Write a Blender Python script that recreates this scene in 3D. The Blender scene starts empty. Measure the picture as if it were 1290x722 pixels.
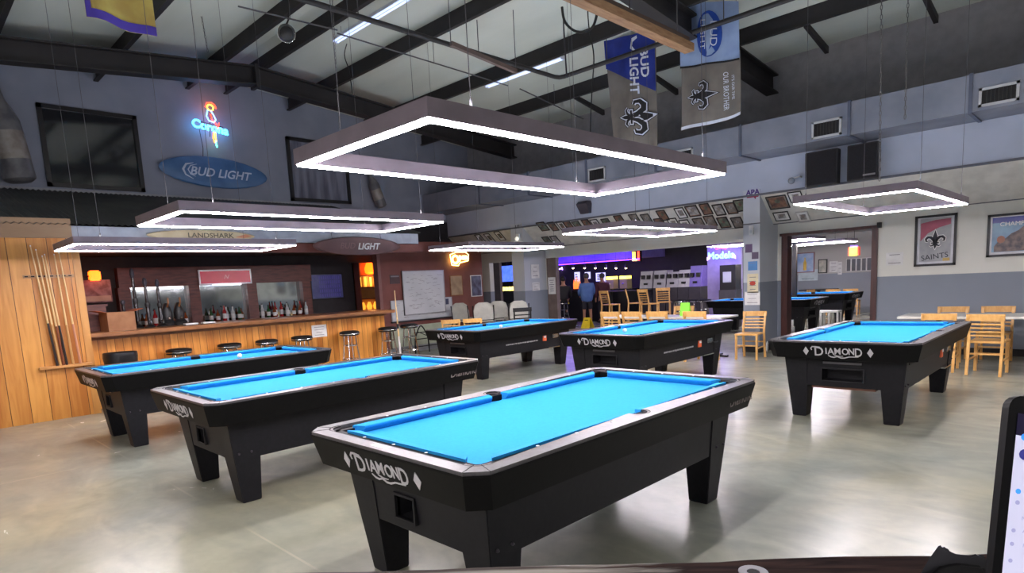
import bpy, bmesh, math, random
from mathutils import Vector, Matrix, Euler
random.seed(7)
PI = math.pi
col = bpy.context.scene.collection
# ------------------------------------------------------------------ camera
F, PPY, PITCH, ROLL, H, AZ = 780.80, 460.28, .1327, -.0516, 1.492, .784
cp, sp = math.cos(PITCH), math.sin(PITCH)
_f = Vector((0, cp, -sp)); _u = Vector((0, sp, cp)); _r = Vector((1, 0, 0))
cr, sr = math.cos(ROLL), math.sin(ROLL)
_r2 = cr*_r + sr*_u; _u2 = -sr*_r + cr*_u
_M = Matrix(((math.cos(AZ), -math.sin(AZ), 0), (math.sin(AZ), math.cos(AZ), 0), (0, 0, 1)))
FWD, RT, UP = _M@_f, _M@_r2, _M@_u2
CAM = Vector((0, 0, H))
cd = bpy.data.cameras.new('camera'); cam = bpy.data.objects.new('camera', cd); col.objects.link(cam)
R3 = Matrix((RT, UP, -FWD)).transposed()
cam.matrix_world = Matrix.Translation(CAM) @ R3.to_4x4()
cd.sensor_fit = 'HORIZONTAL'; cd.sensor_width = 36; cd.lens = F/1290*36; cd.shift_y = (PPY-361)/1290
cd.clip_start = .03; cd.clip_end = 200
bpy.context.scene.camera = cam

def at(x, y, ax, v):
    """point of the room behind photo pixel x,y on the plane ax = v"""
    d = FWD + RT*((x-645)/F) - UP*((y-PPY)/F)
    k = 'XYZ'.index(ax)
    return CAM + d*((v-CAM[k])/d[k])

def at_plane(x, y, p, n):
    d = FWD + RT*((x-645)/F) - UP*((y-PPY)/F)
    return CAM + d*((Vector(p)-CAM).dot(n)/d.dot(n))

# ------------------------------------------------------------------ materials
MATS = {}
def lin(c):
    return tuple(((v/255/12.92) if v/255 <= .04045 else ((v/255+.055)/1.055)**2.4) for v in c) + (1,)

def mat(name, rgb, rough=.6, metal=0, rgb2=None, scale=6, stretch=(1, 1, 1), bump=0, emit=0, ergb=None, spec=.5, detail=3, coat=0, lo=.35, hi=.65):
    if name in MATS: return MATS[name]
    m = bpy.data.materials.new(name); m.use_nodes = True
    nt = m.node_tree; b = nt.nodes['Principled BSDF']
    b.inputs['Base Color'].default_value = lin(rgb)
    b.inputs['Roughness'].default_value = rough; b.inputs['Metallic'].default_value = metal
    b.inputs['Specular IOR Level'].default_value = spec
    if coat: b.inputs['Coat Weight'].default_value = coat; b.inputs['Coat Roughness'].default_value = .08
    tc = nt.nodes.new('ShaderNodeTexCoord'); mp = nt.nodes.new('ShaderNodeMapping'); nz = nt.nodes.new('ShaderNodeTexNoise')
    mp.inputs['Scale'].default_value = stretch; nz.inputs['Scale'].default_value = scale; nz.inputs['Detail'].default_value = detail
    nt.links.new(tc.outputs['Object'], mp.inputs['Vector']); nt.links.new(mp.outputs[0], nz.inputs['Vector'])
    if rgb2 is None: rgb2 = tuple(min(255, c*.92) for c in rgb)
    cr_ = nt.nodes.new('ShaderNodeValToRGB'); cr_.color_ramp.elements[0].position = lo; cr_.color_ramp.elements[1].position = hi
    cr_.color_ramp.elements[0].color = lin(rgb); cr_.color_ramp.elements[1].color = lin(rgb2)
    nt.links.new(nz.outputs['Fac'], cr_.inputs[0]); nt.links.new(cr_.outputs[0], b.inputs['Base Color'])
    if bump:
        bp = nt.nodes.new('ShaderNodeBump'); bp.inputs['Strength'].default_value = bump; bp.inputs['Distance'].default_value = .01
        nt.links.new(nz.outputs['Fac'], bp.inputs['Height']); nt.links.new(bp.outputs[0], b.inputs['Normal'])
    if emit:
        b.inputs['Emission Color'].default_value = lin(ergb or rgb); b.inputs['Emission Strength'].default_value = emit
    MATS[name] = m
    return m

def plank_mat(name, axis, width, base, dark, off=0, rough=.45, groove=.035):
    """vertical boards: tone by board, long grain, fine grooves"""
    if name in MATS: return MATS[name]
    m = bpy.data.materials.new(name); m.use_nodes = True; nt = m.node_tree; N = nt.nodes; L = nt.links
    b = N['Principled BSDF']; b.inputs['Roughness'].default_value = rough
    g = N.new('ShaderNodeNewGeometry'); s = N.new('ShaderNodeSeparateXYZ'); L.new(g.outputs['Position'], s.inputs[0])
    d = N.new('ShaderNodeMath'); d.operation = 'MULTIPLY_ADD'; L.new(s.outputs[axis], d.inputs[0]); d.inputs[1].default_value = 1/width; d.inputs[2].default_value = 50+off
    fl = N.new('ShaderNodeMath'); fl.operation = 'FLOOR'; L.new(d.outputs[0], fl.inputs[0])
    fr = N.new('ShaderNodeMath'); fr.operation = 'FRACT'; L.new(d.outputs[0], fr.inputs[0])
    wn = N.new('ShaderNodeTexWhiteNoise'); wn.noise_dimensions = '1D'; L.new(fl.outputs[0], wn.inputs['W'])
    mp = N.new('ShaderNodeMapping'); mp.inputs['Scale'].default_value = (9, 9, .9); L.new(g.outputs['Position'], mp.inputs['Vector'])
    ad = N.new('ShaderNodeVectorMath'); ad.operation = 'ADD'; L.new(mp.outputs[0], ad.inputs[0]); L.new(wn.outputs['Color'], ad.inputs[1])
    nz = N.new('ShaderNodeTexNoise'); nz.inputs['Scale'].default_value = 1.6; nz.inputs['Detail'].default_value = 6; nz.inputs['Distortion'].default_value = .6
    L.new(ad.outputs[0], nz.inputs['Vector'])
    mx = N.new('ShaderNodeMath'); mx.operation = 'MULTIPLY_ADD'; L.new(wn.outputs['Value'], mx.inputs[0]); mx.inputs[1].default_value = .4; L.new(nz.outputs['Fac'], mx.inputs[2])
    r = N.new('ShaderNodeValToRGB'); r.color_ramp.elements[0].position = .42; r.color_ramp.elements[1].position = .95
    r.color_ramp.elements[0].color = lin(base); r.color_ramp.elements[1].color = lin(dark); L.new(mx.outputs[0], r.inputs[0])
    # knots
    vo = N.new('ShaderNodeTexVoronoi'); vo.inputs['Scale'].default_value = 1
    mp2 = N.new('ShaderNodeMapping'); mp2.inputs['Scale'].default_value = (3.2, 3.2, 1.5); L.new(g.outputs['Position'], mp2.inputs['Vector']); L.new(mp2.outputs[0], vo.inputs['Vector'])
    kr = N.new('ShaderNodeValToRGB'); kr.color_ramp.elements[0].position = .03; kr.color_ramp.elements[1].position = .075
    kr.color_ramp.elements[0].color = (.25, .2, .15, 1); kr.color_ramp.elements[1].color = (1, 1, 1, 1); L.new(vo.outputs['Distance'], kr.inputs[0])
    km = N.new('ShaderNodeMix'); km.data_type = 'RGBA'; km.blend_type = 'MULTIPLY'; km.inputs[0].default_value = 1
    L.new(r.outputs[0], km.inputs[6]); L.new(kr.outputs[0], km.inputs[7])
    # groove
    ab = N.new('ShaderNodeMath'); ab.operation = 'SUBTRACT'; L.new(fr.outputs[0], ab.inputs[0]); ab.inputs[1].default_value = .5
    a2 = N.new('ShaderNodeMath'); a2.operation = 'ABSOLUTE'; L.new(ab.outputs[0], a2.inputs[0])
    lt = N.new('ShaderNodeMath'); lt.operation = 'GREATER_THAN'; L.new(a2.outputs[0], lt.inputs[0]); lt.inputs[1].default_value = .5-groove/2
    mm = N.new('ShaderNodeMix'); mm.data_type = 'RGBA'; L.new(lt.outputs[0], mm.inputs[0]); L.new(km.outputs[2], mm.inputs[6]); mm.inputs[7].default_value = lin(tuple(c*.42 for c in dark))
    L.new(mm.outputs[2], b.inputs['Base Color'])
    bp = N.new('ShaderNodeBump'); bp.inputs['Strength'].default_value = .5; bp.inputs['Distance'].default_value = .01; bp.invert = True
    L.new(lt.outputs[0], bp.inputs['Height']); L.new(bp.outputs[0], b.inputs['Normal'])
    MATS[name] = m
    return m

def two_tone(name, low, high, z, rough=.6):
    if name in MATS: return MATS[name]
    m = bpy.data.materials.new(name); m.use_nodes = True; nt = m.node_tree; N = nt.nodes; L = nt.links
    b = N['Principled BSDF']; b.inputs['Roughness'].default_value = rough
    g = N.new('ShaderNodeNewGeometry'); s = N.new('ShaderNodeSeparateXYZ'); L.new(g.outputs['Position'], s.inputs[0])
    gt = N.new('ShaderNodeMath'); gt.operation = 'GREATER_THAN'; L.new(s.outputs[2], gt.inputs[0]); gt.inputs[1].default_value = z
    mx = N.new('ShaderNodeMix'); mx.data_type = 'RGBA'; L.new(gt.outputs[0], mx.inputs[0]); mx.inputs[6].default_value = lin(low); mx.inputs[7].default_value = lin(high)
    nz = N.new('ShaderNodeTexNoise'); nz.inputs['Scale'].default_value = 3; nz.inputs['Detail'].default_value = 4; L.new(g.outputs['Position'], nz.inputs['Vector'])
    r = N.new('ShaderNodeValToRGB'); r.color_ramp.elements[0].color = (.88, .88, .88, 1); r.color_ramp.elements[1].color = (1, 1, 1, 1); L.new(nz.outputs['Fac'], r.inputs[0])
    mu = N.new('ShaderNodeMix'); mu.data_type = 'RGBA'; mu.blend_type = 'MULTIPLY'; mu.inputs[0].default_value = 1
    L.new(mx.outputs[2], mu.inputs[6]); L.new(r.outputs[0], mu.inputs[7]); L.new(mu.outputs[2], b.inputs['Base Color'])
    MATS[name] = m
    return m

def floor_mat():
    m = bpy.data.materials.new('polished_concrete'); m.use_nodes = True; nt = m.node_tree; N = nt.nodes; L = nt.links
    b = N['Principled BSDF']
    g = N.new('ShaderNodeNewGeometry')
    def noise(sc, det, dist=0, st=(1, 1, 1)):
        mp = N.new('ShaderNodeMapping'); mp.inputs['Scale'].default_value = st; L.new(g.outputs['Position'], mp.inputs['Vector'])
        n = N.new('ShaderNodeTexNoise'); n.inputs['Scale'].default_value = sc; n.inputs['Detail'].default_value = det; n.inputs['Distortion'].default_value = dist
        L.new(mp.outputs[0], n.inputs['Vector']); return n
    n1 = noise(.45, 5, .8); n2 = noise(1.7, 9, 1.2, (1, 1.6, 1)); n3 = noise(14, 6)
    r1 = N.new('ShaderNodeValToRGB'); e = r1.color_ramp.elements
    e[0].position = .32; e[0].color = lin((140, 146, 137)); e[1].position = .68; e[1].color = lin((160, 157, 134))
    x = e.new(.5); x.color = lin((150, 152, 139)); L.new(n1.outputs['Fac'], r1.inputs[0])
    r2 = N.new('ShaderNodeValToRGB'); e = r2.color_ramp.elements
    e[0].position = .3; e[0].color = (.80, .80, .81, 1); e[1].position = .72; e[1].color = (1.06, 1.05, 1.02, 1); L.new(n2.outputs['Fac'], r2.inputs[0])
    mu = N.new('ShaderNodeMix'); mu.data_type = 'RGBA'; mu.blend_type = 'MULTIPLY'; mu.inputs[0].default_value = 1
    L.new(r1.outputs[0], mu.inputs[6]); L.new(r2.outputs[0], mu.inputs[7])
    r3 = N.new('ShaderNodeValToRGB'); e = r3.color_ramp.elements
    e[0].position = .3; e[0].color = (.93, .93, .93, 1); e[1].position = .7; e[1].color = (1, 1, 1, 1); L.new(n3.outputs['Fac'], r3.inputs[0])
    m2 = N.new('ShaderNodeMix'); m2.data_type = 'RGBA'; m2.blend_type = 'MULTIPLY'; m2.inputs[0].default_value = 1
    L.new(mu.outputs[2], m2.inputs[6]); L.new(r3.outputs[0], m2.inputs[7])
    # filled control joints
    s = N.new('ShaderNodeSeparateXYZ'); L.new(g.outputs['Position'], s.inputs[0])
    prev = m2.outputs[2]
    jr = N.new('ShaderNodeValToRGB'); jr.color_ramp.elements[0].position = .46; jr.color_ramp.elements[1].position = .62; jr.color_ramp.elements[1].color = (.45, .45, .45, 1); jn = noise(.9, 2); L.new(jn.outputs['Fac'], jr.inputs[0])
    for ax, c, w in ((0, -6.80, .008), (1, 1.48, .008)):
        a = N.new('ShaderNodeMath'); a.operation = 'SUBTRACT'; L.new(s.outputs[ax], a.inputs[0]); a.inputs[1].default_value = c
        ab = N.new('ShaderNodeMath'); ab.operation = 'ABSOLUTE'; L.new(a.outputs[0], ab.inputs[0])
        lt = N.new('ShaderNodeMath'); lt.operation = 'LESS_THAN'; L.new(ab.outputs[0], lt.inputs[0]); lt.inputs[1].default_value = w
        ml = N.new('ShaderNodeMath'); ml.operation = 'MULTIPLY'; L.new(lt.outputs[0], ml.inputs[0]); L.new(jr.outputs[0], ml.inputs[1])
        mx = N.new('ShaderNodeMix'); mx.data_type = 'RGBA'; L.new(ml.outputs[0], mx.inputs[0]); L.new(prev, mx.inputs[6]); mx.inputs[7].default_value = lin((182, 174, 152)); prev = mx.outputs[2]
    L.new(prev, b.inputs['Base Color'])
    rr = N.new('ShaderNodeMapRange'); rr.inputs['To Min'].default_value = .20; rr.inputs['To Max'].default_value = .30; L.new(n2.outputs['Fac'], rr.inputs['Value']); L.new(rr.outputs[0], b.inputs['Roughness'])
    bp = N.new('ShaderNodeBump'); bp.inputs['Strength'].default_value = .02; bp.inputs['Distance'].default_value = .01; L.new(n3.outputs['Fac'], bp.inputs['Height']); L.new(bp.outputs[0], b.inputs['Normal'])
    return m

def corrugated_mat():
    m = bpy.data.materials.new('dark_corrugated_tin'); m.use_nodes = True; nt = m.node_tree; N = nt.nodes; L = nt.links
    b = N['Principled BSDF']; b.inputs['Roughness'].default_value = .7; b.inputs['Metallic'].default_value = .2
    g = N.new('ShaderNodeNewGeometry'); n = N.new('ShaderNodeTexNoise'); n.inputs['Scale'].default_value = 1.3; n.inputs['Detail'].default_value = 7; L.new(g.outputs['Position'], n.inputs['Vector'])
    r = N.new('ShaderNodeValToRGB'); r.color_ramp.elements[0].position = .3; r.color_ramp.elements[0].color = lin((74, 76, 78)); r.color_ramp.elements[1].position = .75; r.color_ramp.elements[1].color = lin((100, 100, 98))
    L.new(n.outputs['Fac'], r.inputs[0]); L.new(r.outputs[0], b.inputs['Base Color'])
    return m

blk = mat('black_laminate', (9, 9, 10), .5, rgb2=(12, 12, 13), scale=30, spec=.14)
blk2 = mat('charcoal_laminate', (24, 24, 28), .5, rgb2=(28, 28, 32), scale=30, spec=.22)
railtop = mat('brushed_grey_rail', (108, 106, 108), .32, .5, rgb2=(96, 95, 97), scale=40, stretch=(1, 1, 1))
railring = mat('grey_pocket_casting', (122, 116, 118), .5, .2)
cloth = mat('bright_blue_pool_cloth', (38, 141, 204), .85, rgb2=(35, 136, 198), scale=60, spec=.15)
rubber = mat('black_pocket_rubber', (12, 12, 18), .7)
white = mat('white_paint', (232, 232, 230), .5)
sightm = mat('pearl_sight', (240, 240, 240), .3)
logo_m = mat('silver_logo_lettering', (205, 203, 208), .35, .2)
chrome = mat('chrome', (225, 225, 228), .12, 1)
darkmetal = mat('dark_anodised_metal', (64, 60, 68), .45, .5)
housing_m = mat('housing_lilac_bloom', (150, 138, 150), .5, .3)  # pale lilac bloom of the strips put into the housing colour
added_uplight_m = mat('added_uplight', (255, 252, 255), .4, emit=44, ergb=(250, 248, 255))  # emission for the added top strips that brighten the roof
led = mat('white_led_strip', (255, 252, 255), .4, emit=62, ergb=(255, 246, 252))
blackp = mat('black_plastic', (22, 22, 24), .45)
steel_blk = mat('black_painted_steel', (34, 32, 34), .6, .1, rgb2=(42, 39, 40), scale=3)
pine = plank_mat('knotty_pine_boards', 1, .21, (214, 152, 72), (172, 104, 36), .3)
pine_bar = plank_mat('pine_bar_boards', 1, .105, (228, 158, 72), (176, 104, 36), 0, .35, .05)
pine_dark = mat('stained_pine', (150, 98, 52), .4, rgb2=(120, 74, 38), scale=5, stretch=(4, 1, 4), detail=6)
chairwood = mat('honey_beech', (222, 176, 108), .38, rgb2=(204, 154, 86), scale=8, stretch=(3, 3, 1), detail=5)
brown_wall = mat('oxblood_brown_paint', (124, 72, 64), .6, rgb2=(110, 62, 56), scale=3)
cab_wood = mat('mahogany_stain', (112, 58, 48), .45, rgb2=(88, 44, 38), scale=5, stretch=(1, 1, 6))
paper = mat('white_paper', (226, 226, 224), .7)
ink = mat('dark_ink', (50, 50, 58), .7)
greyink = mat('grey_ink', (128, 128, 134), .7)
frame_blk = mat('black_frame_wood', (26, 24, 26), .4)
vinyl = mat('black_vinyl', (16, 16, 18), .5, spec=.25)
duct_m = mat('galvanised_duct', (138, 143, 156), .5, .3, rgb2=(120, 125, 138), scale=2)
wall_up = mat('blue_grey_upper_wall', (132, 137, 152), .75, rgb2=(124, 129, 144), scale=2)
wall_up_lit = mat('blue_grey_upper_wall_lit', (176, 184, 200), .75, rgb2=(168, 176, 192), scale=2)  # upper wall colour lightened to stand in for light near the fixtures
wall_grey = mat('grey_fascia_paint', (150, 156, 166), .7, rgb2=(142, 148, 160), scale=2)
rwall = two_tone('two_tone_grey_wall', (134, 142, 154), (222, 222, 213), 1.27)
colm = two_tone('two_tone_column', (134, 142, 154), (184, 190, 198), 1.27)

# ------------------------------------------------------------------ geometry helpers
class MB:
    def __init__(s): s.bm = bmesh.new()
    def box(s, a, b, m=None):
        a = Vector(a); b = Vector(b); x0, y0, z0 = (min(a[i], b[i]) for i in range(3)); x1, y1, z1 = (max(a[i], b[i]) for i in range(3))
        v = [s.bm.verts.new(m@Vector(p) if m else p) for p in ((x0, y0, z0), (x1, y0, z0), (x1, y1, z0), (x0, y1, z0), (x0, y0, z1), (x1, y0, z1), (x1, y1, z1), (x0, y1, z1))]
        for f in ((3, 2, 1, 0), (4, 5, 6, 7), (0, 1, 5, 4), (1, 2, 6, 5), (2, 3, 7, 6), (3, 0, 4, 7)): s.bm.faces.new([v[i] for i in f])
        return s
    def loft(s, rings, caps=True, closed=True):
        R = [[s.bm.verts.new(p) for p in r] for r in rings]; n = len(R[0])
        for a, b in zip(R, R[1:]):
            for i in range(n if closed else n-1):
                j = (i+1) % n; s.bm.faces.new((a[i], a[j], b[j], b[i]))
        if caps and closed:
            s.bm.faces.new(list(reversed(R[0]))); s.bm.faces.new(R[-1])
        return s
    def tube(s, pts, r, n=8, caps=True):
        pts = [Vector(p) for p in pts]; rings = []
        rs = r if isinstance(r, (list, tuple)) else [r]*len(pts)
        prev = None
        for i, p in enumerate(pts):
            d = (pts[min(i+1, len(pts)-1)] - pts[max(i-1, 0)]).normalized()
            if prev is None:
                a = Vector((0, 0, 1)) if abs(d.z) < .9 else Vector((1, 0, 0)); u = d.cross(a).normalized()
            else: u = (prev - d*prev.dot(d)).normalized()
            prev = u; w = d.cross(u)
            rings.append([p + (u*math.cos(2*PI*k/n) + w*math.sin(2*PI*k/n))*rs[i] for k in range(n)])
        return s.loft(rings, caps)
    def lathe(s, prof, c=(0, 0, 0), n=20, caps=True):
        c = Vector(c)
        return s.loft([[c+Vector((r*math.cos(2*PI*k/n), r*math.sin(2*PI*k/n), z)) for k in range(n)] for r, z in prof], caps)
    def prism(s, poly, f0, f1):
        """poly list of 2D; f0/f1 map 2D to 3D for both faces"""
        return s.loft([[f0(*p) for p in poly], [f1(*p) for p in poly]])
    def poly(s, pts): s.bm.faces.new([s.bm.verts.new(p) for p in pts]); return s
    def fill(s, loops, z0, z1):
        """flat plate with holes between z0 and z1"""
        for z in (z0, z1):
            ed = []
            for lp in loops:
                vs = [s.bm.verts.new((p[0], p[1], z)) for p in lp]
                for i in range(len(vs)): ed.append(s.bm.edges.new((vs[i], vs[(i+1) % len(vs)])))
            bmesh.ops.triangle_fill(s.bm, edges=ed, use_beauty=True)
        for lp in loops:
            for i in range(len(lp)):
                a, b = lp[i], lp[(i+1) % len(lp)]
                s.poly([(a[0], a[1], z0), (b[0], b[1], z0), (b[0], b[1], z1), (a[0], a[1], z1)])
        return s
    def sphere(s, c, r, n=16, sc=(1, 1, 1)):
        bmesh.ops.create_uvsphere(s.bm, u_segments=n, v_segments=max(6, n//2), radius=r, matrix=Matrix.Translation(c)@Matrix.Diagonal((*sc, 1))); return s
    def mesh(s, me):
        s.bm.from_mesh(me); return s
    def xform(s, m): bmesh.ops.transform(s.bm, matrix=m, verts=s.bm.verts); return s
    def build(s, name, m, parent=None, smooth=False, bevel=0, loc=None):
        bmesh.ops.remove_doubles(s.bm, verts=s.bm.verts, dist=1e-5)
        bmesh.ops.recalc_face_normals(s.bm, faces=s.bm.faces)
        if bevel:
            es = [e for e in s.bm.edges if len(e.link_faces) == 2 and e.calc_face_angle(0) > .6]
            bmesh.ops.bevel(s.bm, geom=es, offset=bevel, segments=2, affect='EDGES', clamp_overlap=True)
        me = bpy.data.meshes.new(name); s.bm.to_mesh(me); s.bm.free()
        if m: me.materials.append(m)
        o = bpy.data.objects.new(name, me); col.objects.link(o)
        if parent: o.parent = parent
        if loc is not None: o.location = loc
        if smooth:
            for p in me.polygons: p.use_smooth = True
            try: me.set_sharp_from_angle(angle=.7)
            except Exception: pass
        return o

def tag(o, label, cat, group=None, kind=None):
    if label: o['label'] = label
    if cat: o['category'] = cat
    if group: o['group'] = group
    if kind: o['kind'] = kind
    return o
def empty(name, loc=(0, 0, 0), rz=0, label=None, cat=None, group=None):
    o = bpy.data.objects.new(name, None); col.objects.link(o); o.empty_display_size = .1
    o.location = loc; o.rotation_euler = (0, 0, rz); tag(o, label, cat, group); return o
def struct(name, mb, m, **k):
    o = mb.build(name, m, **k); o['kind'] = 'structure'; return o
def kids(o): return [c for c in col.objects if c.parent == o]
def copy_tree(o, parent=None):
    c = o.copy(); col.objects.link(c)
    if parent: c.parent = parent
    for ch in kids(o): copy_tree(ch, c)
    return c
def dup(o, loc, rz, label, group=None):
    c = copy_tree(o); c.location = loc; c.rotation_euler = (0, 0, rz); c['label'] = label
    if group: c['group'] = group
    return c
def kind_mesh(s, size, outline=0, extrude=.002, shear=0, sx=1, fill=True):
    """mesh of lettering in the XY plane, centred"""
    c = bpy.data.curves.new('lettering', 'FONT'); c.body = s; c.size = size; c.align_x = 'CENTER'; c.align_y = 'CENTER'; c.extrude = extrude; c.shear = shear; c.resolution_u = 3
    if not fill: c.fill_mode = 'NONE'; c.extrude = 0; c.bevel_depth = outline; c.bevel_resolution = 1
    elif outline: c.offset = outline
    o = bpy.data.objects.new('lettering', c); col.objects.link(o)
    dg = bpy.context.evaluated_depsgraph_get(); me = bpy.data.meshes.new_from_object(o.evaluated_get(dg))
    bpy.data.objects.remove(o); bpy.data.curves.remove(c)
    if sx != 1: me.transform(Matrix.Diagonal((sx, 1, 1, 1)))
    return me
def basis(o, ex, ey):
    ex = Vector(ex).normalized(); ez = ex.cross(Vector(ey)).normalized(); ey = ez.cross(ex)
    return Matrix.Translation(o) @ Matrix((ex, ey, ez)).transposed().to_4x4()
def lettering(name, s, size, M, m, parent, **k):
    b = MB().mesh(kind_mesh(s, size, **k)); b.xform(M); return b.build(name, m, parent)
def stroke(pts, ws):
    """flat tapered stroke polygon strip -> list of quads in 2D"""
    P = [Vector(p) for p in pts]; L, R = [], []
    for i, p in enumerate(P):
        d = (P[min(i+1, len(P)-1)]-P[max(i-1, 0)]).normalized(); n = Vector((-d.y, d.x)); L.append(p+n*ws[i]); R.append(p-n*ws[i])
    return [(L[i], L[i+1], R[i+1], R[i]) for i in range(len(P)-1)]
def fleur(grow=0.):
    """fleur-de-lis in a box about 1 wide, 1.2 high; list of 2D polygons"""
    Q = []; g = grow
    Q.append([Vector(p) for p in ((0, .68+g*1.6), (.1+g, .36), (.13+g, .18), (.05+g, -.06), (-.05-g, -.06), (-.13-g, .18), (-.1-g, .36))])
    for s in (1, -1):
        pts = [(s*x, y) for x, y in ((.05, -.06), (.1, .12), (.22, .27), (.36, .28), (.46, .18), (.44, .05), (.36, .02))]
        Q += stroke(pts, [w+g for w in (.035, .06, .075, .075, .06, .045, .02)])
        pts = [(s*x, y) for x, y in ((.04, -.1), (.1, -.2), (.2, -.24), (.27, -.18))]
        Q += stroke(pts, [w+g for w in (.03, .04, .035, .015)])
    Q.append([Vector(p) for p in ((-.2-g, -.1-g), (.2+g, -.1-g), (.2+g, -.04+g), (-.2-g, -.04+g))])
    Q.append([Vector(p) for p in ((-.06-g, -.1), (.06+g, -.1), (.05+g, -.3), (0, -.44-g*1.5), (-.05-g, -.3))])
    return Q
def polys(mb, Q, M, sc, z):
    for q in Q: mb.poly([M@Vector((p[0]*sc, p[1]*sc, z)) for p in q])
    return mb

# ------------------------------------------------------------------ room shell
XL, YR = -13.3, 11.9
EX, EY = 6.0, -5.0
struct('floor', MB().box((XL-3, EY, -.1), (EX, 24, 0)), floor_mat())
# walls
struct('wall_left', MB().box((XL-.2, EY, 3.2), (XL, 12.2, 6.3)), wall_up)
struct('wall_left_lower', MB().box((XL-.2, EY, 0), (XL, 12.2, 3.2)), mat('near_black_wall', (50, 48, 52), .7, rgb2=(44, 42, 46)))
struct('wall_behind', MB().box((EX, EY, 0), (EX+.2, 12.2, 6.3)).box((XL, EY-.2, 0), (EX+.2, EY, 6.3)), mat('back_wall_paint', (120, 122, 126), .8))
DX0, DX1, DZ = -4.60, -3.08, 2.08            # doorway in the right wall
OX0, OX1, OZ = -10.48, -5.0, 2.05            # wide opening to the games room
TX0, TX1 = -12.55, -10.9                     # narrow opening left of the pillar
w = MB()
for a, b, z0, z1 in ((DX1, EX, 0, 2.31), (DX0, DX1, DZ, 2.31), (OX1, DX0, 0, 2.31), (TX1, OX0, 0, 2.31), (OX0, OX1, OZ, 2.31), (TX0, TX1, 2.05, 2.31), (XL, TX0, 0, 2.31)):
    w.box((a, YR, z0), (b, YR+.15, z1))
struct('wall_right', w, rwall)
S0, S1 = (11.12, 2.80), (11.70, 2.31)           # slanted header: top edge, bottom edge (Y, Z)
struct('wall_right_header', MB().loft([[(x, S0[0], S0[1]), (x, S1[0], S1[1]), (x, YR+.15, S1[1]), (x, YR+.15, S0[1])] for x in (XL, EX)]), mat('pale_header_paint', (206, 205, 198), .7))
struct('wall_right_upper', MB().box((XL, S0[0], S0[1]), (EX, 12.0, 3.9)), wall_up_lit)
struct('wall_right_top', MB().box((XL, 12.0, 2.31), (EX, 12.2, 6.0)), mat('dim_upper_wall', (142, 140, 143), .8))
struct('trim_header', MB().box((XL, S0[0]-.03, S0[1]-.015), (EX, S0[0], S0[1]+.02)), mat('grey_trim', (96, 98, 106), .6))
struct('trim_low_header', MB().box((XL, S1[0]-.01, 2.30), (EX, S1[0]+.03, 2.312)), MATS['grey_trim'])
bb = mat('black_rubber_base', (26, 24, 26), .5)
bm_ = MB()
for a, b in ((DX1, EX), (OX1, DX0-.02), (TX1, OX0)): bm_.box((a, YR-.015, 0), (b, YR, .11))
struct('baseboard_right', bm_, bb)

# structural piers
for nm, x0, x1 in (('column', -5.0, -4.70), ('column', -10.88, -10.48)):
    o = MB().box((x0, 11.10, 0), (x1, YR, 2.9)).build('column', colm); o['kind'] = 'structure'
    s = MB().box((x0-.012, 11.088, 0), (x1+.012, YR, .11)).build('baseboard_column', bb); s['kind'] = 'structure'
    s = MB().box((x0-.01, 11.09, 2.3), (x1+.01, 11.1, 2.32)).build('trim_column', MATS['grey_trim']); s['kind'] = 'structure'

# roof
def zb(y): return 5.60 - .09*abs(y-5.3)
roofm = mat('grey_green_roof_insulation', (196, 200, 190), .9, rgb2=(182, 188, 178), scale=1.2, stretch=(.3, 1, 1), detail=6, bump=.3)
def roof_sheet(y0, y1):
    return MB().loft([[(x, y0, zb(y0)+.26), (x, y1, zb(y1)+.26), (x, y1, zb(y1)+.34), (x, y0, zb(y0)+.34)] for x in (XL-.2, EX+.2)])
struct('ceiling', roof_sheet(EY-.2, 5.3), roofm); struct('ceiling_slope', roof_sheet(5.3, 12.2), roofm)
for y in (-3.2, -1.6, 0, 1.65, 3.24, 4.78, 5.51, 6.84, 8.73, 10.44):
    z = zb(y)
    b = MB().box((XL, y-.012, z+.02), (EX, y+.012, z+.24)).box((XL, y-.06, z), (EX, y+.012, z+.022)).box((XL, y-.012, z+.235), (EX, y+.06, z+.26))
    struct('roof_purlin', b, steel_blk)
for X in (-11.5, -4.85):
    b = MB()
    for y0, y1 in ((EY, 5.3), (5.3, 12)):
        for dz0, dz1, hw in ((0, -.025, .11), (-.31, -.335, .11), (-.02, -.32, .012)):
            b.loft([[(X-hw, y, zb(y)+dz1), (X+hw, y, zb(y)+dz1), (X+hw, y, zb(y)+dz0), (X-hw, y, zb(y)+dz0)] for y in (y0, y1)])
    b.box((X-.13, 5.27, 5.22), (X+.13, 5.33, 5.62))
    struct('roof_girder', b, steel_blk)
# flange braces
for X, y, L in ((-8.2, 10.44, .95), (-6.45, 10.44, .95), (-3.72, 10.44, .95), (-2.22, 10.44, .95), (-.9, 10.44, .95)):
    b = MB().loft([[(X-.03, y, zb(y)+.05), (X+.03, y, zb(y)+.05), (X+.03, y, zb(y)-.02), (X-.03, y, zb(y)-.02)], [(X-.03, y+L, zb(y)-.1), (X+.03, y+L, zb(y)-.1), (X+.03, y+L, zb(y)-.2), (X-.03, y+L, zb(y)-.2)]])
    struct('roof_brace', b, steel_blk)

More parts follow.
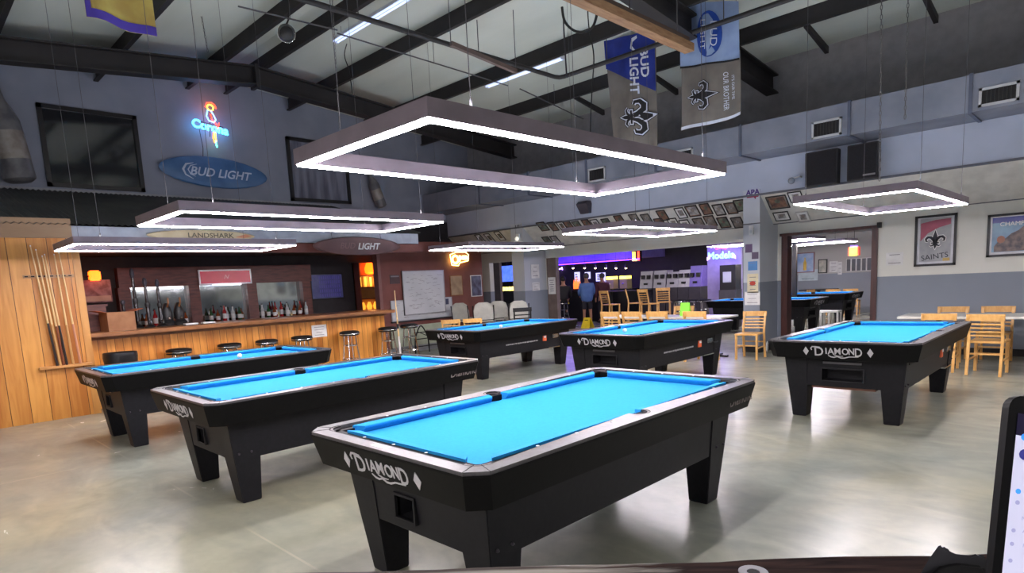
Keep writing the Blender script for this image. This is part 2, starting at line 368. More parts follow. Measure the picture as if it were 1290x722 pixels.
# ductwork along the right side
d = empty('air_duct', (-3.6, 10.7, 3.39), 0, 'long square galvanised air duct along the right wall under the roof', 'air duct')
b = MB().box((-9.7, -.37, 0), (9.5, .41, .47)); b.build('duct_run', duct_m, d)
for x in (-7.5, -5.9, -4.3, -2.7, -1.1, .55, 2.0, 3.4): MB().box((x-.02, -.395, -.02), (x+.02, .41, .49)).build('seam_flange', mat('duct_flange', (96, 102, 120), .5, .3), d)
def vent(x0, x1, z0, z1, lab):
    v = empty('air_vent', ((x0+x1)/2, 10.33, (z0+z1)/2), 0, lab, 'vent', 'air vents on the duct')
    a, c = (x1-x0)/2, (z1-z0)/2
    f = MB()
    for p, q in (((-a, 0, -c), (a, -.025, -c+.03)), ((-a, 0, c-.03), (a, -.025, c)), ((-a, 0, -c), (-a+.03, -.025, c)), ((a-.03, 0, -c), (a, -.025, c))): f.box(p, q)
    f.build('vent_frame', mat('pale_vent_metal', (190, 192, 194), .5), v)
    MB().box((-a+.02, 0, -c+.02), (a-.02, -.004, c-.02)).build('grille', blackp, v)
    s = MB()
    for k in range(9):
        xx = -a+.04+(2*a-.08)*k/8; s.box((xx-.003, -.002, -c+.03), (xx+.003, -.016, c-.03))
    s.build('louvres', mat('dark_louvre', (52, 50, 50), .6), v)
vent(-3.57, -3.15, 3.42, 3.67, 'white framed air vent on the duct just above the black wall speakers')
vent(-1.51, -1.10, 3.43, 3.66, 'white framed air vent on the duct at the far right')
vent(-5.95, -5.55, 3.42, 3.67, 'white framed air vent on the duct between the two grey hanging flags')
vent(-7.85, -7.43, 3.40, 3.66, 'white framed air vent on the duct seen through the nearest light frame')

# ------------------------------------------------------------------ pool table
W, L, C = 1.33, 2.50, .075
def crect(ix, iy, c, z, n=3):
    x0, x1, y0, y1 = ix, W-ix, iy, L-iy
    return [(x0+c, y0, z), (x1-c, y0, z), (x1, y0+c, z), (x1, y1-c, z), (x1-c, y1, z), (x0+c, y1, z), (x0, y1-c, z), (x0, y0+c, z)]
def arc(cx, cy, r, a0, a1, n=9): return [(cx+r*math.cos(a0+(a1-a0)*k/n), cy+r*math.sin(a0+(a1-a0)*k/n)) for k in range(n+1)]
IN, RC, RS = .132, .076, .062
def inner_loop(r, outward=True, rs=None):
    """rail inner edge with pocket bites (outward) or cloth edge with pocket bites (inward)"""
    rs = rs or RS; pts = []
    pc = IN+.016
    th = math.asin((pc-IN)/r)      # angle where circle meets rail lines
    sc = IN-.02; ths = math.acos((IN-sc)/rs)
    # corner (0,0): from (IN, y) to (x, IN)
    def corner(cx, cy, rot):
        a0 = PI-th if outward else PI-th; a1 = 3*PI/2+th
        # for quadrant rotation rot*90deg
        A = arc(0, 0, r, PI-th, 3*PI/2+th, 12) if outward else arc(0, 0, r, PI-th, -PI/2+th, 8)
        out = []
        for x, y in A:
            for _ in range(rot): x, y = -y, x
            out.append((cx+x, cy+y))
        return out
    P = []
    P += corner(pc, pc, 0)
    P += corner(W-pc, pc, 1)
    # right side pocket
    A = arc(0, 0, rs, -PI+ths, PI-ths, 10) if outward else [(-x, y) for x, y in arc(0, 0, rs, -ths, ths, 6)]
    if outward: P += [(W-sc-0+x, L/2+y) for x, y in A]
    else: P += [(W-sc+x, L/2+y) for x, y in A]
    P += corner(W-pc, L-pc, 2)
    P += corner(pc, L-pc, 3)
    if outward: P += [(sc-x, L/2-y) for x, y in A]
    else: P += [(sc-x, L/2-y) for x, y in A]
    return P

def make_table(hw=.18, hc=0):
    t = empty('pool_table')
    t['category'] = 'pool table'; t['group'] = 'blue cloth pool tables'
    # grey rail cap
    r = MB().fill([[(p[0], p[1]) for p in crect(.004, .004, C, 0)], inner_loop(RC)], .772, .79)
    r.build('rail_top', railtop, t)
    # thin seams at the corner castings
    s = MB()
    for sx in (0, 1):
        for sy in (0, 1):
            for a, b in (((.078, .003), (.115, .093)), ((.003, .078), (.093, .115))):
                p = [(W-x if sx else x, L-y if sy else y) for x, y in (a, b)]
                s.tube([(p[0][0], p[0][1], .7902), (p[1][0], p[1][1], .7902)], .0016, 4)
    s.build('rail_seam', rubber, t)
    # apron, slanting inwards
    a = MB().loft([crect(.0, .0, C, .776), crect(0, 0, C, .765), crect(.034, .034, C, .62), crect(.12, .12, C, .62)], caps=False)
    a.box((.1, .1, .70), (.14, L-.1, .775)).box((W-.14, .1, .70), (W-.1, L-.1, .775)).box((.1, .1, .70), (W-.1, .14, .775)).box((.1, L-.14, .70), (W-.1, L-.1, .775))
    a.build('apron', blk, t)
    # cloth bed
    MB().fill([inner_loop(RC-.002, False, RS-.002)], .72, .745).build('bed_cloth', cloth, t)
    # cushions
    def cushion(p0, p1, n_in, e0, e1):
        p0, p1, n = Vector(p0), Vector(p1), Vector(n_in); d = (p1-p0).normalized()
        prof = [(0, .7885), (.046, .7835), (.050, .779), (.048, .770), (.028, .745), (0, .745)]
        rg = []
        for p, e, sg in ((p0, e0, 1), (p1, e1, -1)):
            rg.append([Vector((*(p + n*u + d*sg*(e*u)), z)) for u, z in prof])
        return MB().loft(rg)
    g = IN+.016+math.sqrt(RC**2-.016**2)-.014; gs = .052
    for p0, p1, n, e0, e1 in (((IN, g), (IN, L/2-gs), (1, 0), .9, .35), ((IN, L/2+gs), (IN, L-g), (1, 0), .35, .9),
                              ((W-IN, g), (W-IN, L/2-gs), (-1, 0), .9, .35), ((W-IN, L/2+gs), (W-IN, L-g), (-1, 0), .35, .9),
                              ((g, IN), (W-g, IN), (0, 1), .9, .9), ((g, L-IN), (W-g, L-IN), (0, -1), .9, .9)):
        cushion(p0, p1, n, e0, e1).build('cushion', cloth, t)
    # pockets
    pc = IN+.016
    for cx, cy, rr, a0, a1 in ((pc, pc, RC, PI*.93, PI*1.57), (W-pc, pc, RC, PI*1.43, PI*2.07), (W-pc, L-pc, RC, -PI*.07, PI*.57), (pc, L-pc, RC, PI*.43, PI*1.07), (IN-.02, L/2, RS, PI*.5, PI*1.5), (W-IN+.02, L/2, RS, -PI*.5, PI*.5)):
        k = MB().loft([[(cx+rr*.99*math.cos(2*PI*i/20), cy+rr*.99*math.sin(2*PI*i/20), z) for i in range(20)] for z in (.735, .66)], caps=False)
        k.poly([(cx+rr*math.cos(2*PI*i/20), cy+rr*math.sin(2*PI*i/20), .66) for i in range(20)])
        n = 12
        for i in range(n):      # upper liner on the rail side
            b0, b1 = a0+(a1-a0)*i/n, a0+(a1-a0)*(i+1)/n
            k.poly([(cx+rr*.985*math.cos(q), cy+rr*.985*math.sin(q), z) for q, z in ((b0, .735), (b1, .735), (b1, .786), (b0, .786))])
        o = k.build('pocket', rubber, t)
        q = MB()
        for i in range(n):
            b0, b1 = a0+(a1-a0)*i/n, a0+(a1-a0)*(i+1)/n
            P = [(cx+f*rr*math.cos(b), cy+f*rr*math.sin(b)) for b, f in ((b0, .955), (b1, .955), (b1, .72), (b0, .72))]
            q.loft([[(x, y, .775) for x, y in P], [(x, y, .7885) for x, y in P]])
        q.build('pocket_liner', railring, o)
        q = MB()
        for f0, f1 in ((.95, 1.0), (.70, .73)):
            for i in range(n):
                b0, b1 = a0+(a1-a0)*i/n, a0+(a1-a0)*(i+1)/n
                P = [(cx+f*rr*math.cos(b), cy+f*rr*math.sin(b)) for b, f in ((b0, f0), (b1, f0), (b1, f1), (b0, f1))]
                q.loft([[(x, y, .785) for x, y in P], [(x, y, .7906) for x, y in P]])
        q.build('liner_edge', rubber, o)
    # sights
    S = []
    for sgn in (0, 1):
        y0, y1 = (IN+.05, L/2) if not sgn else (L/2, L-IN-.05)
        for k in (1, 2, 3):
            yy = y0+(y1-y0)*k/4; S += [(.098, yy), (W-.098, yy)]
    for k in (1, 2, 3):
        xx = IN+.05+(W-2*IN-.1)*k/4; S += [(xx, .098), (xx, L-.098)]
    first = None
    for x, y in S:
        if first is None:
            first = MB().lathe([(.008, .0), (.008, .0015), (.006, .002)], n=10).build('sight', sightm, t, loc=(x, y, .79))
        else:
            c = first.copy(); col.objects.link(c); c.parent = t; c.location = (x, y, .79)
    # cabinet with a hole for the ball return in the front
    ix, iy, tp = .135, .165, .03
    A = [(ix, iy, .63), (W-ix, iy, .63), (W-ix, L-iy, .63), (ix, L-iy, .63)]
    B = [(ix+tp, iy+tp, .33), (W-ix-tp, iy+tp, .33), (W-ix-tp, L-iy-tp, .33), (ix+tp, L-iy-tp, .33)]
    b = MB()
    for i in (1, 2, 3): j = (i+1) % 4; b.poly([A[i], A[j], B[j], B[i]])
    b.poly([(p[0], p[1], p[2]) for p in B]); b.poly(A)
    def fy(z): return iy + tp*(.63-z)/.30
    def fx(z): return ix + tp*(.63-z)/.30
    hx0, hx1, hz0, hz1 = W/2+hc-hw, W/2+hc+hw, .395, .505
    b.poly([(fx(.63), fy(.63), .63), (W-fx(.63), fy(.63), .63), (W-fx(hz1), fy(hz1), hz1), (fx(hz1), fy(hz1), hz1)])
    b.poly([(fx(hz0), fy(hz0), hz0), (W-fx(hz0), fy(hz0), hz0), (W-fx(.33), fy(.33), .33), (fx(.33), fy(.33), .33)])
    b.poly([(fx(hz1), fy(hz1), hz1), (hx0, fy(hz1), hz1), (hx0, fy(hz0), hz0), (fx(hz0), fy(hz0), hz0)])
    b.poly([(W-fx(hz1), fy(hz1), hz1), (hx1, fy(hz1), hz1), (hx1, fy(hz0), hz0), (W-fx(hz0), fy(hz0), hz0)])
    b.build('cabinet', blk2, t)
    bx = MB()
    y = fy(.45)
    for p in (((hx0, y, hz0), (hx1, y, hz0), (hx1, y+.14, hz0+.0), (hx0, y+.14, hz0)), ((hx0, y, hz1), (hx1, y, hz1), (hx1, y+.14, hz1), (hx0, y+.14, hz1)), ((hx0, y, hz0), (hx0, y, hz1), (hx0, y+.14, hz1), (hx0, y+.14, hz0)), ((hx1, y, hz0), (hx1, y, hz1), (hx1, y+.14, hz1), (hx1, y+.14, hz0)), ((hx0, y+.14, hz0), (hx1, y+.14, hz0), (hx1, y+.14, hz1), (hx0, y+.14, hz1))): bx.poly(p)
    br = bx.build('ball_return', rubber, t)
    f = MB()
    for p, q in (((hx0-.012, hz0-.012), (hx1+.012, hz0)), ((hx0-.012, hz1), (hx1+.012, hz1+.012)), ((hx0-.012, hz0), (hx0, hz1)), ((hx1, hz0), (hx1+.012, hz1))): f.box((p[0], y-.016, p[1]), (q[0], y+.012, q[1]))
    f.build('ball_return_rim', rubber, br)
    MB().box((W/2-.17, fy(.57)-.012, .557), (W/2+.17, fy(.57)+.01, .578)).build('metal_strip', mat('grey_name_strip', (96, 95, 98), .4, .4), t)
    # legs
    for sx in (0, 1):
        for sy in (0, 1):
            def P(u, v, z): return ((W-u) if sx else u, (L-v) if sy else v, z)
            rings = []
            for z, u0, u1, v0, v1 in ((.625, ix-.006, ix+.22, iy-.006, iy+.23), (.33, ix+.022, ix+.205, iy+.026, iy+.215), (.012, ix+.052, ix+.185, iy+.066, iy+.205), (0, ix+.056, ix+.181, iy+.070, iy+.201)):
                rings.append([P(u0, v0, z), P(u1, v0, z), P(u1, v1, z), P(u0, v1, z)])
            lg = MB().loft(rings).build('leg', blk2, t, bevel=.004)
            bo = MB()
            for v in (.06, .15):
                p = P(ix+.012, iy+v, .38); bo.sphere(p, .009, 8)
            bo.build('leg_bolt', darkmetal, lg)
    # lettering on both ends
    for end in (0, 1):
        if end: M = basis((W/2, L-.019, .694), (-1, 0, 0), (0, .23, 1))
        else: M = basis((W/2, .019, .694), (1, 0, 0), (0, -.23, 1))
        b = MB()
        def put(s, size, dx, dy, sx=1): 
            me = kind_mesh(s, size, extrude=.0015, sx=sx, outline=.0012); me.transform(M@Matrix.Translation((dx, dy, .003))); b.mesh(me)
        put('D', .125, -.162, -.004, .95); put('I', .085, -.096, .004); put('A', .09, -.054, .002, .95); put('M', .088, .004, .004, .9); put('O', .088, .07, .002, .85); put('N', .088, .122, .004, .8); put('D', .115, .18, -.004, .8)
        def sw(pts, ws):
            for q in stroke(pts, ws): b.loft([[M@Vector((v.x, v.y, .0015)) for v in q], [M@Vector((v.x, v.y, .0045)) for v in q]])
        sw([(-.225, .012), (-.232, .03), (-.218, .046), (-.19, .047), (-.15, .043)], [.004, .006, .006, .005, .004])
        sw([(-.08, -.036), (-.055, -.05), (-.03, -.054), (0, -.046), (.03, -.058), (.06, -.058), (.1, -.045), (.18, -.042)], [.003, .005, .005, .004, .005, .005, .004, .003])
        sw([(-.03, -.03), (.01, -.042), (.05, -.04)], [.003, .004, .002])
        for s in (-1, 1):
            q = [(s*.278-.026, 0), (s*.278, -.043), (s*.278+.026, 0), (s*.278, .043)]
            b.loft([[M@Vector((x, y, .001)) for x, y in q], [M@Vector((x, y, .0045)) for x, y in q]])
        b.build('name_logo', logo_m, t)
    return t

TB = [(-3.001, 1.456), (-5.622, 1.431), (-8.365, 1.423), (-8.267, 6.243), (-5.38, 6.236), (-2.563, 6.191)]
TL = ['black pool table nearest the camera, bright blue cloth and grey rails', 'black pool table in the front row, second from the right, ahead of the leftmost table',
      'leftmost black pool table, beside the knotty pine cue wall', 'black pool table behind the others near the whiteboard with cue ball on its cloth',
      'middle table of the back row, cue ball near its front rail, chrome coin slot', 'rightmost black pool table, standing alone in front of the doorway wall']
proto = make_table(.072, -.06); wide = make_table(); tables = []
for i, ((x, y), lb) in enumerate(zip(TB, TL)):
    if i == 0: o = proto; o.location = (x, y, 0); o['label'] = lb
    elif i == 3: o = wide; o.location = (x, y, 0); o['label'] = lb
    else: o = dup(proto if i < 3 else wide, (x, y, 0), 0, lb)
    tables.append(o)
# far tables in the next rooms
tables.append(dup(wide, (-4.95, 14.30, 0), PI/2, 'black pool table just beyond the doorway, its end towards the doorway', None))
tables.append(dup(wide, (-5.0, 17.15, 0), PI/2, 'black pool table furthest back in the room beyond the doorway', None))
# coin hardware on the right flank of the back row tables
def coin_parts(t, variant):
    def X(z): return W - (.135 + .03*(.63-z)/.30)
    o_ = mat('orange_sticker', (232, 104, 62), .5)
    e = MB().box((X(.52)-.004, L-.86, .47), (X(.52)+.012, L-.78, .56)).build('price_sticker', o_, t)
    MB().box((X(.55)+.012, L-.845, .525), (X(.55)+.016, L-.795, .555)).build('sticker_text', paper, e)
    c = MB().box((X(.53)-.004, L-.62, .50), (X(.53)+.02, L-.47, .565)).build('coin_mechanism', chrome, t, bevel=.004)
    s = MB()
    for k in range(4): s.box((X(.53)+.018, L-.60+.035*k, .508), (X(.53)+.028, L-.588+.035*k, .557))
    s.box((X(.53)+.018, L-.46, .49), (X(.53)+.05, L-.36, .51)); s.build('coin_slide', chrome, c)
    MB().box((X(.36)-.002, L-.75, .335), (X(.36)+.05, L-.46, .35)).build('coin_tray_lip', chrome, t)
    for _ in ():
        pass
    if variant == 0:
        b = MB(); random.seed(3)
        y = .75
        while y < 1.5:
            l = random.uniform(.01, .05); b.box((X(.50)-.002, y, .485+random.uniform(-.003, .003)), (X(.50)+.006, y+l, .505)); y += l+random.uniform(.006, .02)
        b.build('side_lettering', mat('silver_side_print', (170, 170, 172), .4, .3), t)
    else:
        MB().box((X(.58)-.004, .25, .57), (X(.58)+.012, .95, .592)).build('side_slot', rubber, t)
        MB().sphere((X(.585)+.012, .86, .59), .012, 8).build('lock', chrome, t)
        MB().box((W/2-.3, .25, .30), (W/2+.27, .62, .328)).build('under_tray', mat('copper_brown_board', (140, 96, 78), .6), t)
        MB().sphere((-.004, .06, .715), .028, 12, (.25, 1, 2.0)).build('side_marker', white, t)
coin_parts(tables[3], 0); coin_parts(tables[4], 0); coin_parts(tables[5], 1); coin_parts(tables[7], 0)
# red script plate on the far right corner of the nearest table
M = basis((W-.018, L-.25, .694), (0, 1, 0), (-.23, 0, 1))
lettering('maker_script', 'Diamond', .085, M, mat('dull_brass_script', (112, 104, 100), .4, .4), tables[0], shear=.4, extrude=.001)
lettering('maker_script', 'Diamond', .085, M, MATS['dull_brass_script'], tables[1], shear=.4, extrude=.001)
MB().box((.58, .03, .7905), (.70, .062, .791)).build('rail_decal', white, tables[0])
# cue balls
for (px, py, lb) in ((631, 411, 'white cue ball on the cloth of the pool table by the whiteboard'), (787, 416, 'white cue ball near the front rail of the middle back table'), (302, 448, 'white cue ball on the leftmost pool table')):
    p = at(px, py, 'Z', .775); tag(MB().sphere((0, 0, 0), .0286, 20).build('cue_ball', mat('ivory_ball', (240, 238, 230), .15), smooth=True, loc=(p.x, p.y, .745+.0286)), lb, 'ball', 'cue balls')

# ------------------------------------------------------------------ led frames
def make_light():
    t = empty('led_light_frame'); t['category'] = 'ceiling light'; t['group'] = 'rectangular led frames above the pool tables'
    a, b, w, h = 1.05/2, 2.40/2, .052, .072
    f = MB()
    for p, q in (((-a, -b, 0), (-a+w, b, h)), ((a-w, -b, 0), (a, b, h)), ((-a+w, -b, 0), (a-w, -b+w, h)), ((-a+w, b-w, 0), (a-w, b, h))): f.box(p, q)
    f.build('housing', housing_m, t)
    g = .009; f = MB(); z0, z1 = -.009, .001
    for p, q in (((-a+g, -b+g, z0), (-a+w-g, b-g, z1)), ((a-w+g, -b+g, z0), (a-g, b-g, z1)), ((-a+w-g, -b+g, z0), (a-w+g, -b+w-g, z1)), ((-a+w-g, b-w+g, z0), (a-w+g, b-g, z1))): f.box(p, q)
    f.build('led_strip', led, t)
    f = MB()
    for p, q in (((-a+.015, -b+.015, h-.001), (-a+w-.015, b-.015, h+.0004)), ((a-w+.015, -b+.015, h-.001), (a-.015, b-.015, h+.0004)), ((-a+w, -b+.015, h-.001), (a-w, -b+w-.015, h+.0004)), ((-a+w, b-w+.015, h-.001), (a-w, b-.015, h+.0004))): f.box(p, q)
    f.build('added_uplight_strip', added_uplight_m, t)  # hidden glowing strip added on top of each frame to light the roof
    return t
LP = [(-2.39, 2.70, 'large glowing led frame hanging above the nearest pool table'), (-5.30, 2.76, 'glowing led frame above the second front-row table, below the blue surfboard'),
      (-8.17, 2.66, 'glowing led frame above the leftmost pool table in front of the bar'), (-8.10, 7.95, 'glowing led frame above the table by the whiteboard, beside the neon sign'),
      (-4.99, 7.82, 'glowing led frame above the middle back table, in front of the photo wall'), (-1.86, 7.60, 'glowing led frame above the rightmost table, below the black speakers'),
      (-6.2, 14.9, 'glowing led frame in the room beyond the doorway, hanging nearest'), (-6.4, 18.0, 'glowing led frame in the room beyond the doorway, hanging furthest back')]
lproto = make_light()
cabm = mat('thin_steel_cable', (84, 82, 86), .6, .2)
for i, (x, y, lb) in enumerate(LP):
    rz = PI/2 if i > 5 else 0
    if i == 0: o = lproto; o.location = (x, y, 2.112); o['label'] = lb
    else: o = dup(lproto, (x, y, 2.112), rz, lb)
    top = 2.42 if i > 5 else None
    for sx in (-1, 1):
        for sy in (-1, 1):
            lx, ly = sx*.49, sy*.95
            gy = y+ly; z1 = (zb(gy)+.26 if top is None else 2.52) - 2.112
            MB().tube([(lx, ly, .07), (lx, ly, z1)], .0022 if i != 0 else .0018, 5).build('hanging_cable', cabm, o)
            MB().lathe([(.003, .072), (.006, .085), (.006, .105), (.003, .115)], (lx, ly, 0), 8).build('cable_grip', cabm, o)
# unseen frames added behind and beside the camera to brighten the room
for x, y in ((.9, -2.4), (3.4, 2.7), (1.2, 7.6), (-5.3, -2.4), (-2.4, -2.4)):
    dup(lproto, (x, y, 2.112), 0, 'glowing led frame added outside the view to brighten the room')
# roof fluorescent tubes
def tube_light(p, q, lb):
    c = (Vector(p)+Vector(q))/2; a = (Vector(q)-Vector(p)).length/2
    t = empty('fluorescent_fixture', c, 0, lb, 'ceiling light', 'fluorescent fixtures under the roof')
    MB().box((-a, -.06, .005), (a, .06, .05)).build('fixture_body', mat('white_fixture_metal', (210, 214, 224), .5), t)
    for s in (-1, 1): MB().tube([(-a+.02, s*.035, 0), (a-.02, s*.035, 0)], .016, 8).build('fluorescent_tube', mat('bluish_tube', (190, 205, 240), .3, emit=.75, ergb=(190, 208, 255)), t)
    for s in (-1, 1):
        MB().box((s*a-.01, -.055, -.02), (s*a+.01, .055, .03)).build('end_cap', MATS['white_fixture_metal'], t)
        zz = zb(c.y)+.26-c.z; MB().tube([(s*a*.8, 0, .04), (s*a*.8, 0, max(zz, .06))], .004, 5).build('hanging_rod', cabm, t)
tube_light((-9.65, 5.9, 5.62), (-7.6, 5.9, 5.62), 'bluish fluorescent fixture under the roof near the round spotlight')
tube_light((-9.25, 8.98, 5.35), (-7.3, 8.98, 5.35), 'bluish fluorescent fixture under the roof behind the bent black pipe')


# spot light under roof
p = at(361, 42, 'Z', 5.2)
t = empty('spotlight', p, 0, 'round silver-rimmed spotlight clamped under the dark roof beams', 'spotlight')
n = (CAM-p).normalized()
M = basis((0, 0, 0), n.cross(Vector((0, 0, 1))), n.cross(n.cross(Vector((0, 0, 1))))*-1)
def Ml(prof, nm, m, n_=20):
    b = MB().lathe(prof, n=n_); b.xform(M); return b.build(nm, m, t, smooth=True)
Ml([(.05, -.3), (.09, -.28), (.115, -.05), (.12, 0)], 'lamp_can', blackp)
Ml([(.105, .0), (.125, .0), (.125, .03), (.105, .03)], 'rim', chrome)
Ml([(.104, .004), (.06, -.0), (.0, .004)], 'lens', mat('dark_reflector', (210, 208, 204), .15, .9))
MB().tube([(0, 0, .1), (0, .05, .2), (0, .1, zb(p.y)+.25-p.z)], .012, 6).build('bracket', steel_blk, t)

# conduit and rods under the roof
t = empty('gas_pipe', (-7.25, 8.8, 4.97), 0, 'black iron pipe with a right-angle bend hanging below the roof beams', 'pipe')
MB().tube([(0, -9, .03), (0, -.12, 0), (.03, -.03, 0), (.12, .0, 0), (6.5, .15, .03)], .035, 10).build('pipe_run', steel_blk, t, smooth=True)
for yy in (-4.0, -1.9): MB().tube([(0, yy, .02), (0, yy, zb(8.8+yy)-4.97)], .007, 6).build('pipe_hanger', cabm, t)
for xx in (1.0, 3.0): MB().tube([(xx, 0.02, .02), (xx, 0.02, zb(8.9)+.2-4.97)], .007, 6).build('pipe_hanger', cabm, t)
t = empty('metal_channel', (-7.0, 6.9, 5.0), 0, 'brown steel channel hanging beside the black pipe', 'channel')
a_, b_ = at(568, 55, 'X', -7.0), at(650, 90, 'X', -7.0)
MB().loft([[(p.x+7.0+dx, p.y-6.9, p.z-5.0+dz) for dx, dz in ((-.03, -.03), (.03, -.03), (.03, .03), (-.03, .03))] for p in (a_, b_)]).build('channel_bar', mat('rusty_brown_steel', (104, 88, 82), .6, .2), t)
for p in (a_, b_): MB().tube([(0, p.y-6.9, p.z-5.0), (0, p.y-6.9, zb(p.y)+.25-5.0)], .006, 6).build('hanger_rod', cabm, t)
for (q0, q1, z, lb) in (((300, 8), (425, 38), 5.3, 'thin white conduit running to the first fluorescent fixture'), ((425, 42), (640, 108), 5.3, 'thin grey conduit between the two fluorescent fixtures'), ((655, 112), (735, 150), 5.0, 'thin grey conduit dropping from the second fluorescent fixture')):
    a_, b_ = at(*q0, 'Z', z), at(*q1, 'Z', z)
    c = (a_+b_)/2
    t = empty('conduit', c, 0, lb, 'conduit', 'thin conduits under the roof')
    MB().tube([a_-c, b_-c], .011, 6).build('conduit_run', cabm, t)
    MB().tube([Vector((0, 0, 0)), Vector((0, 0, zb(c.y)+.24-z))], .004, 5).build('conduit_strap', cabm, t)
# loose cables / chains
def cable(pts, r, nm, lb, cat='cable', m=blackp, grp=None):
    c = Vector(pts[0]); o = MB().tube([Vector(p)-c for p in pts], r, 6).build(nm, m, smooth=True, loc=c); return tag(o, lb, cat, grp)
def catm(pts):
    out = []
    P = [pts[0]]+list(pts)+[pts[-1]]
    for i in range(1, len(P)-2):
        for k in range(6):
            t_ = k/6; a, b, c, d_ = P[i-1], P[i], P[i+1], P[i+2]
            out.append(.5*((2*b)+(c-a)*t_+(2*a-5*b+4*c-d_)*t_*t_+(-a+3*b-3*c+d_)*t_**3))
    return out+[pts[-1]]
cable(catm([at(x, y, 'Y', 7.8) for x, y in ((708, 9), (712, 28), (727, 40), (745, 36), (752, 18), (753, 9))]), .02, 'power_cable', 'thick looped black cable hanging from the roof by the wooden plank')
cable(catm([at(x, y, 'Y', 8.0) for x, y in ((740, 5), (742, 35), (748, 70), (746, 110), (744, 150), (744, 172))]), .009, 'power_cable', 'long thin black cable dangling left of the blue and grey flag')
cable(catm([at(x, y, 'Y', 8.0) for x, y in ((709, 6), (711, 50), (714, 98))]), .012, 'hanging_strap', 'short grey strap hanging above the bent black pipe', m=darkmetal)
cable(catm([at(x, y, 'Y', 6.0) for x, y in ((437, 55), (434, 70), (440, 90), (444, 118))]), .009, 'power_cable', 'short curled black cable hanging beside the chain under the roof')
def chain(px0, px1, Y, lb):
    a_, b_ = at(*px0, 'Y', Y), at(*px1, 'Y', Y)
    z1 = max(a_.z, min(a_.z+1.5, zb(Y)+.25)); L_ = (Vector((a_.x, Y, z1))-b_).length; n = min(70, int(L_/.05)); b = MB()
    T = Vector((a_.x, Y, z1))
    for k in range(n):
        c = T.lerp(b_, (k+.5)/n); hx, hz = (.010, .03)
        u = Vector((1, 0, 0)) if k % 2 else Vector((0, 1, 0)); w_ = Vector((0, 0, 1))
        ring = [c+u*hx*math.cos(2*PI*i/8)+w_*hz*math.sin(2*PI*i/8) for i in range(9)]
        b.tube(ring, .0035, 4, caps=False)
    o = b.build('chain', mat('dull_chain_steel', (110, 108, 108), .5, .6)); return tag(o, lb, 'chain', 'chains hanging from the roof')
chain((252, 10), (262, 66), 4.0, 'steel chain hanging from the roof left of the corona neon')
chain((420, 12), (428, 165), 5.2, 'steel chain hanging from the roof above the second dark window')
chain((1108, 8), (1108, 228), 8.0, 'steel chain hanging in front of the duct down to the rightmost light frame')
chain((1143, 12), (1140, 150), 8.6, 'thin steel chain hanging from a roof brace at the right')
# ------------------------------------------------------------------ wooden plank beam and flags
c = Vector((-4.4, 6.9, 4.50))
t = empty('wood_plank', c, 0, 'bare wooden plank beam hanging under the roof beside the flags', 'plank')
MB().box((-.07, -2.2, -.05), (.07, 1.22, .05)).build('plank', mat('bare_pine_plank', (150, 116, 82), .7, rgb2=(128, 92, 62), scale=5, stretch=(6, 1, 6)), t)
MB().box((-.1, -2.2, .05), (.04, 1.15, .12)).build('upper_plank', mat('dark_stained_plank', (70, 50, 42), .6), t)
for yy in (-.2, .9): MB().tube([(0, yy, .05), (0, yy, zb(6.9+yy)+.25-4.5)], .01, 6).build('hanger_rod', cabm, t)

def cloth_flag(name, pxs, Y, nx, nz, m, label, wave=.05, back=None):
    """pxs: tl,tr,br,bl pixel corners on plane Y; returns root, mapping (u,v)->3D"""
    q = [at(*p, 'Y', Y) for p in pxs]; c = (q[0]+q[1]+q[2]+q[3])/4
    def f(u, v, off=0):
        p = (q[0]*(1-u)+q[1]*u)*(1-v)+(q[3]*(1-u)+q[2]*u)*v
        s = math.sin(u*7+v*2.5)*wave*(.3+.7*v)+math.sin(u*13-v*4)*wave*.25
        return Vector((p.x, Y+s-off, p.z+math.sin(u*PI)*-.03*v))-c
    root = empty(name, c, 0, label, 'flag', 'flags hanging from the roof')
    return root, f
def sheet(f, u0, u1, v0, v1, off, nm, m, parent, n=14):
    b = MB()
    fr = [[f(u0+(u1-u0)*i/n, v0+(v1-v0)*j/n, off) for i in range(n+1)] for j in range(n+1)]
    bk = [[f(u0+(u1-u0)*i/n, v0+(v1-v0)*j/n, off-.004) for i in range(n+1)] for j in range(n+1)]
    for j in range(n):
        for i in range(n):
            b.poly((fr[j][i], fr[j][i+1], fr[j+1][i+1], fr[j+1][i])); b.poly((bk[j][i], bk[j][i+1], bk[j+1][i+1], bk[j+1][i]))
    for i in range(n):
        b.poly((fr[0][i], fr[0][i+1], bk[0][i+1], bk[0][i])); b.poly((fr[n][i], fr[n][i+1], bk[n][i+1], bk[n][i]))
        b.poly((fr[i][0], fr[i+1][0], bk[i+1][0], bk[i][0])); b.poly((fr[i][n], fr[i+1][n], bk[i+1][n], bk[i][n]))
    return b.build(nm, m, parent, smooth=True)
def on_flag(f, me_or_polys, M2, off, nm, m, parent, ismesh=True):
    """wrap flat lettering (x right, y up, unit square 0..1) onto the flag"""
    b = MB()
    if ismesh: b.mesh(me_or_polys)
    else:
        for q in me_or_polys: b.poly([(p[0], p[1], 0) for p in q])
    for v in b.bm.verts:
        p = M2@Vector((v.co.x, v.co.y, 0)); v.co = f(p.x, 1-p.y, off+v.co.z*.2)
    return b.build(nm, m, parent)
navy = mat('royal_blue_banner', (30, 50, 140), .7, rgb2=(24, 40, 118), scale=4); greyf = mat('grey_brown_flag_cloth', (120, 114, 106), .85, rgb2=(104, 98, 92), scale=3)
skyf = mat('pale_blue_banner', (150, 172, 206), .75, rgb2=(128, 150, 190), scale=3); beerblue = mat('beer_label_blue', (28, 70, 160), .6)
flagwhite = mat('flag_print_white', (214, 220, 232), .7); flagblack = mat('flag_print_black', (22, 20, 24), .7)
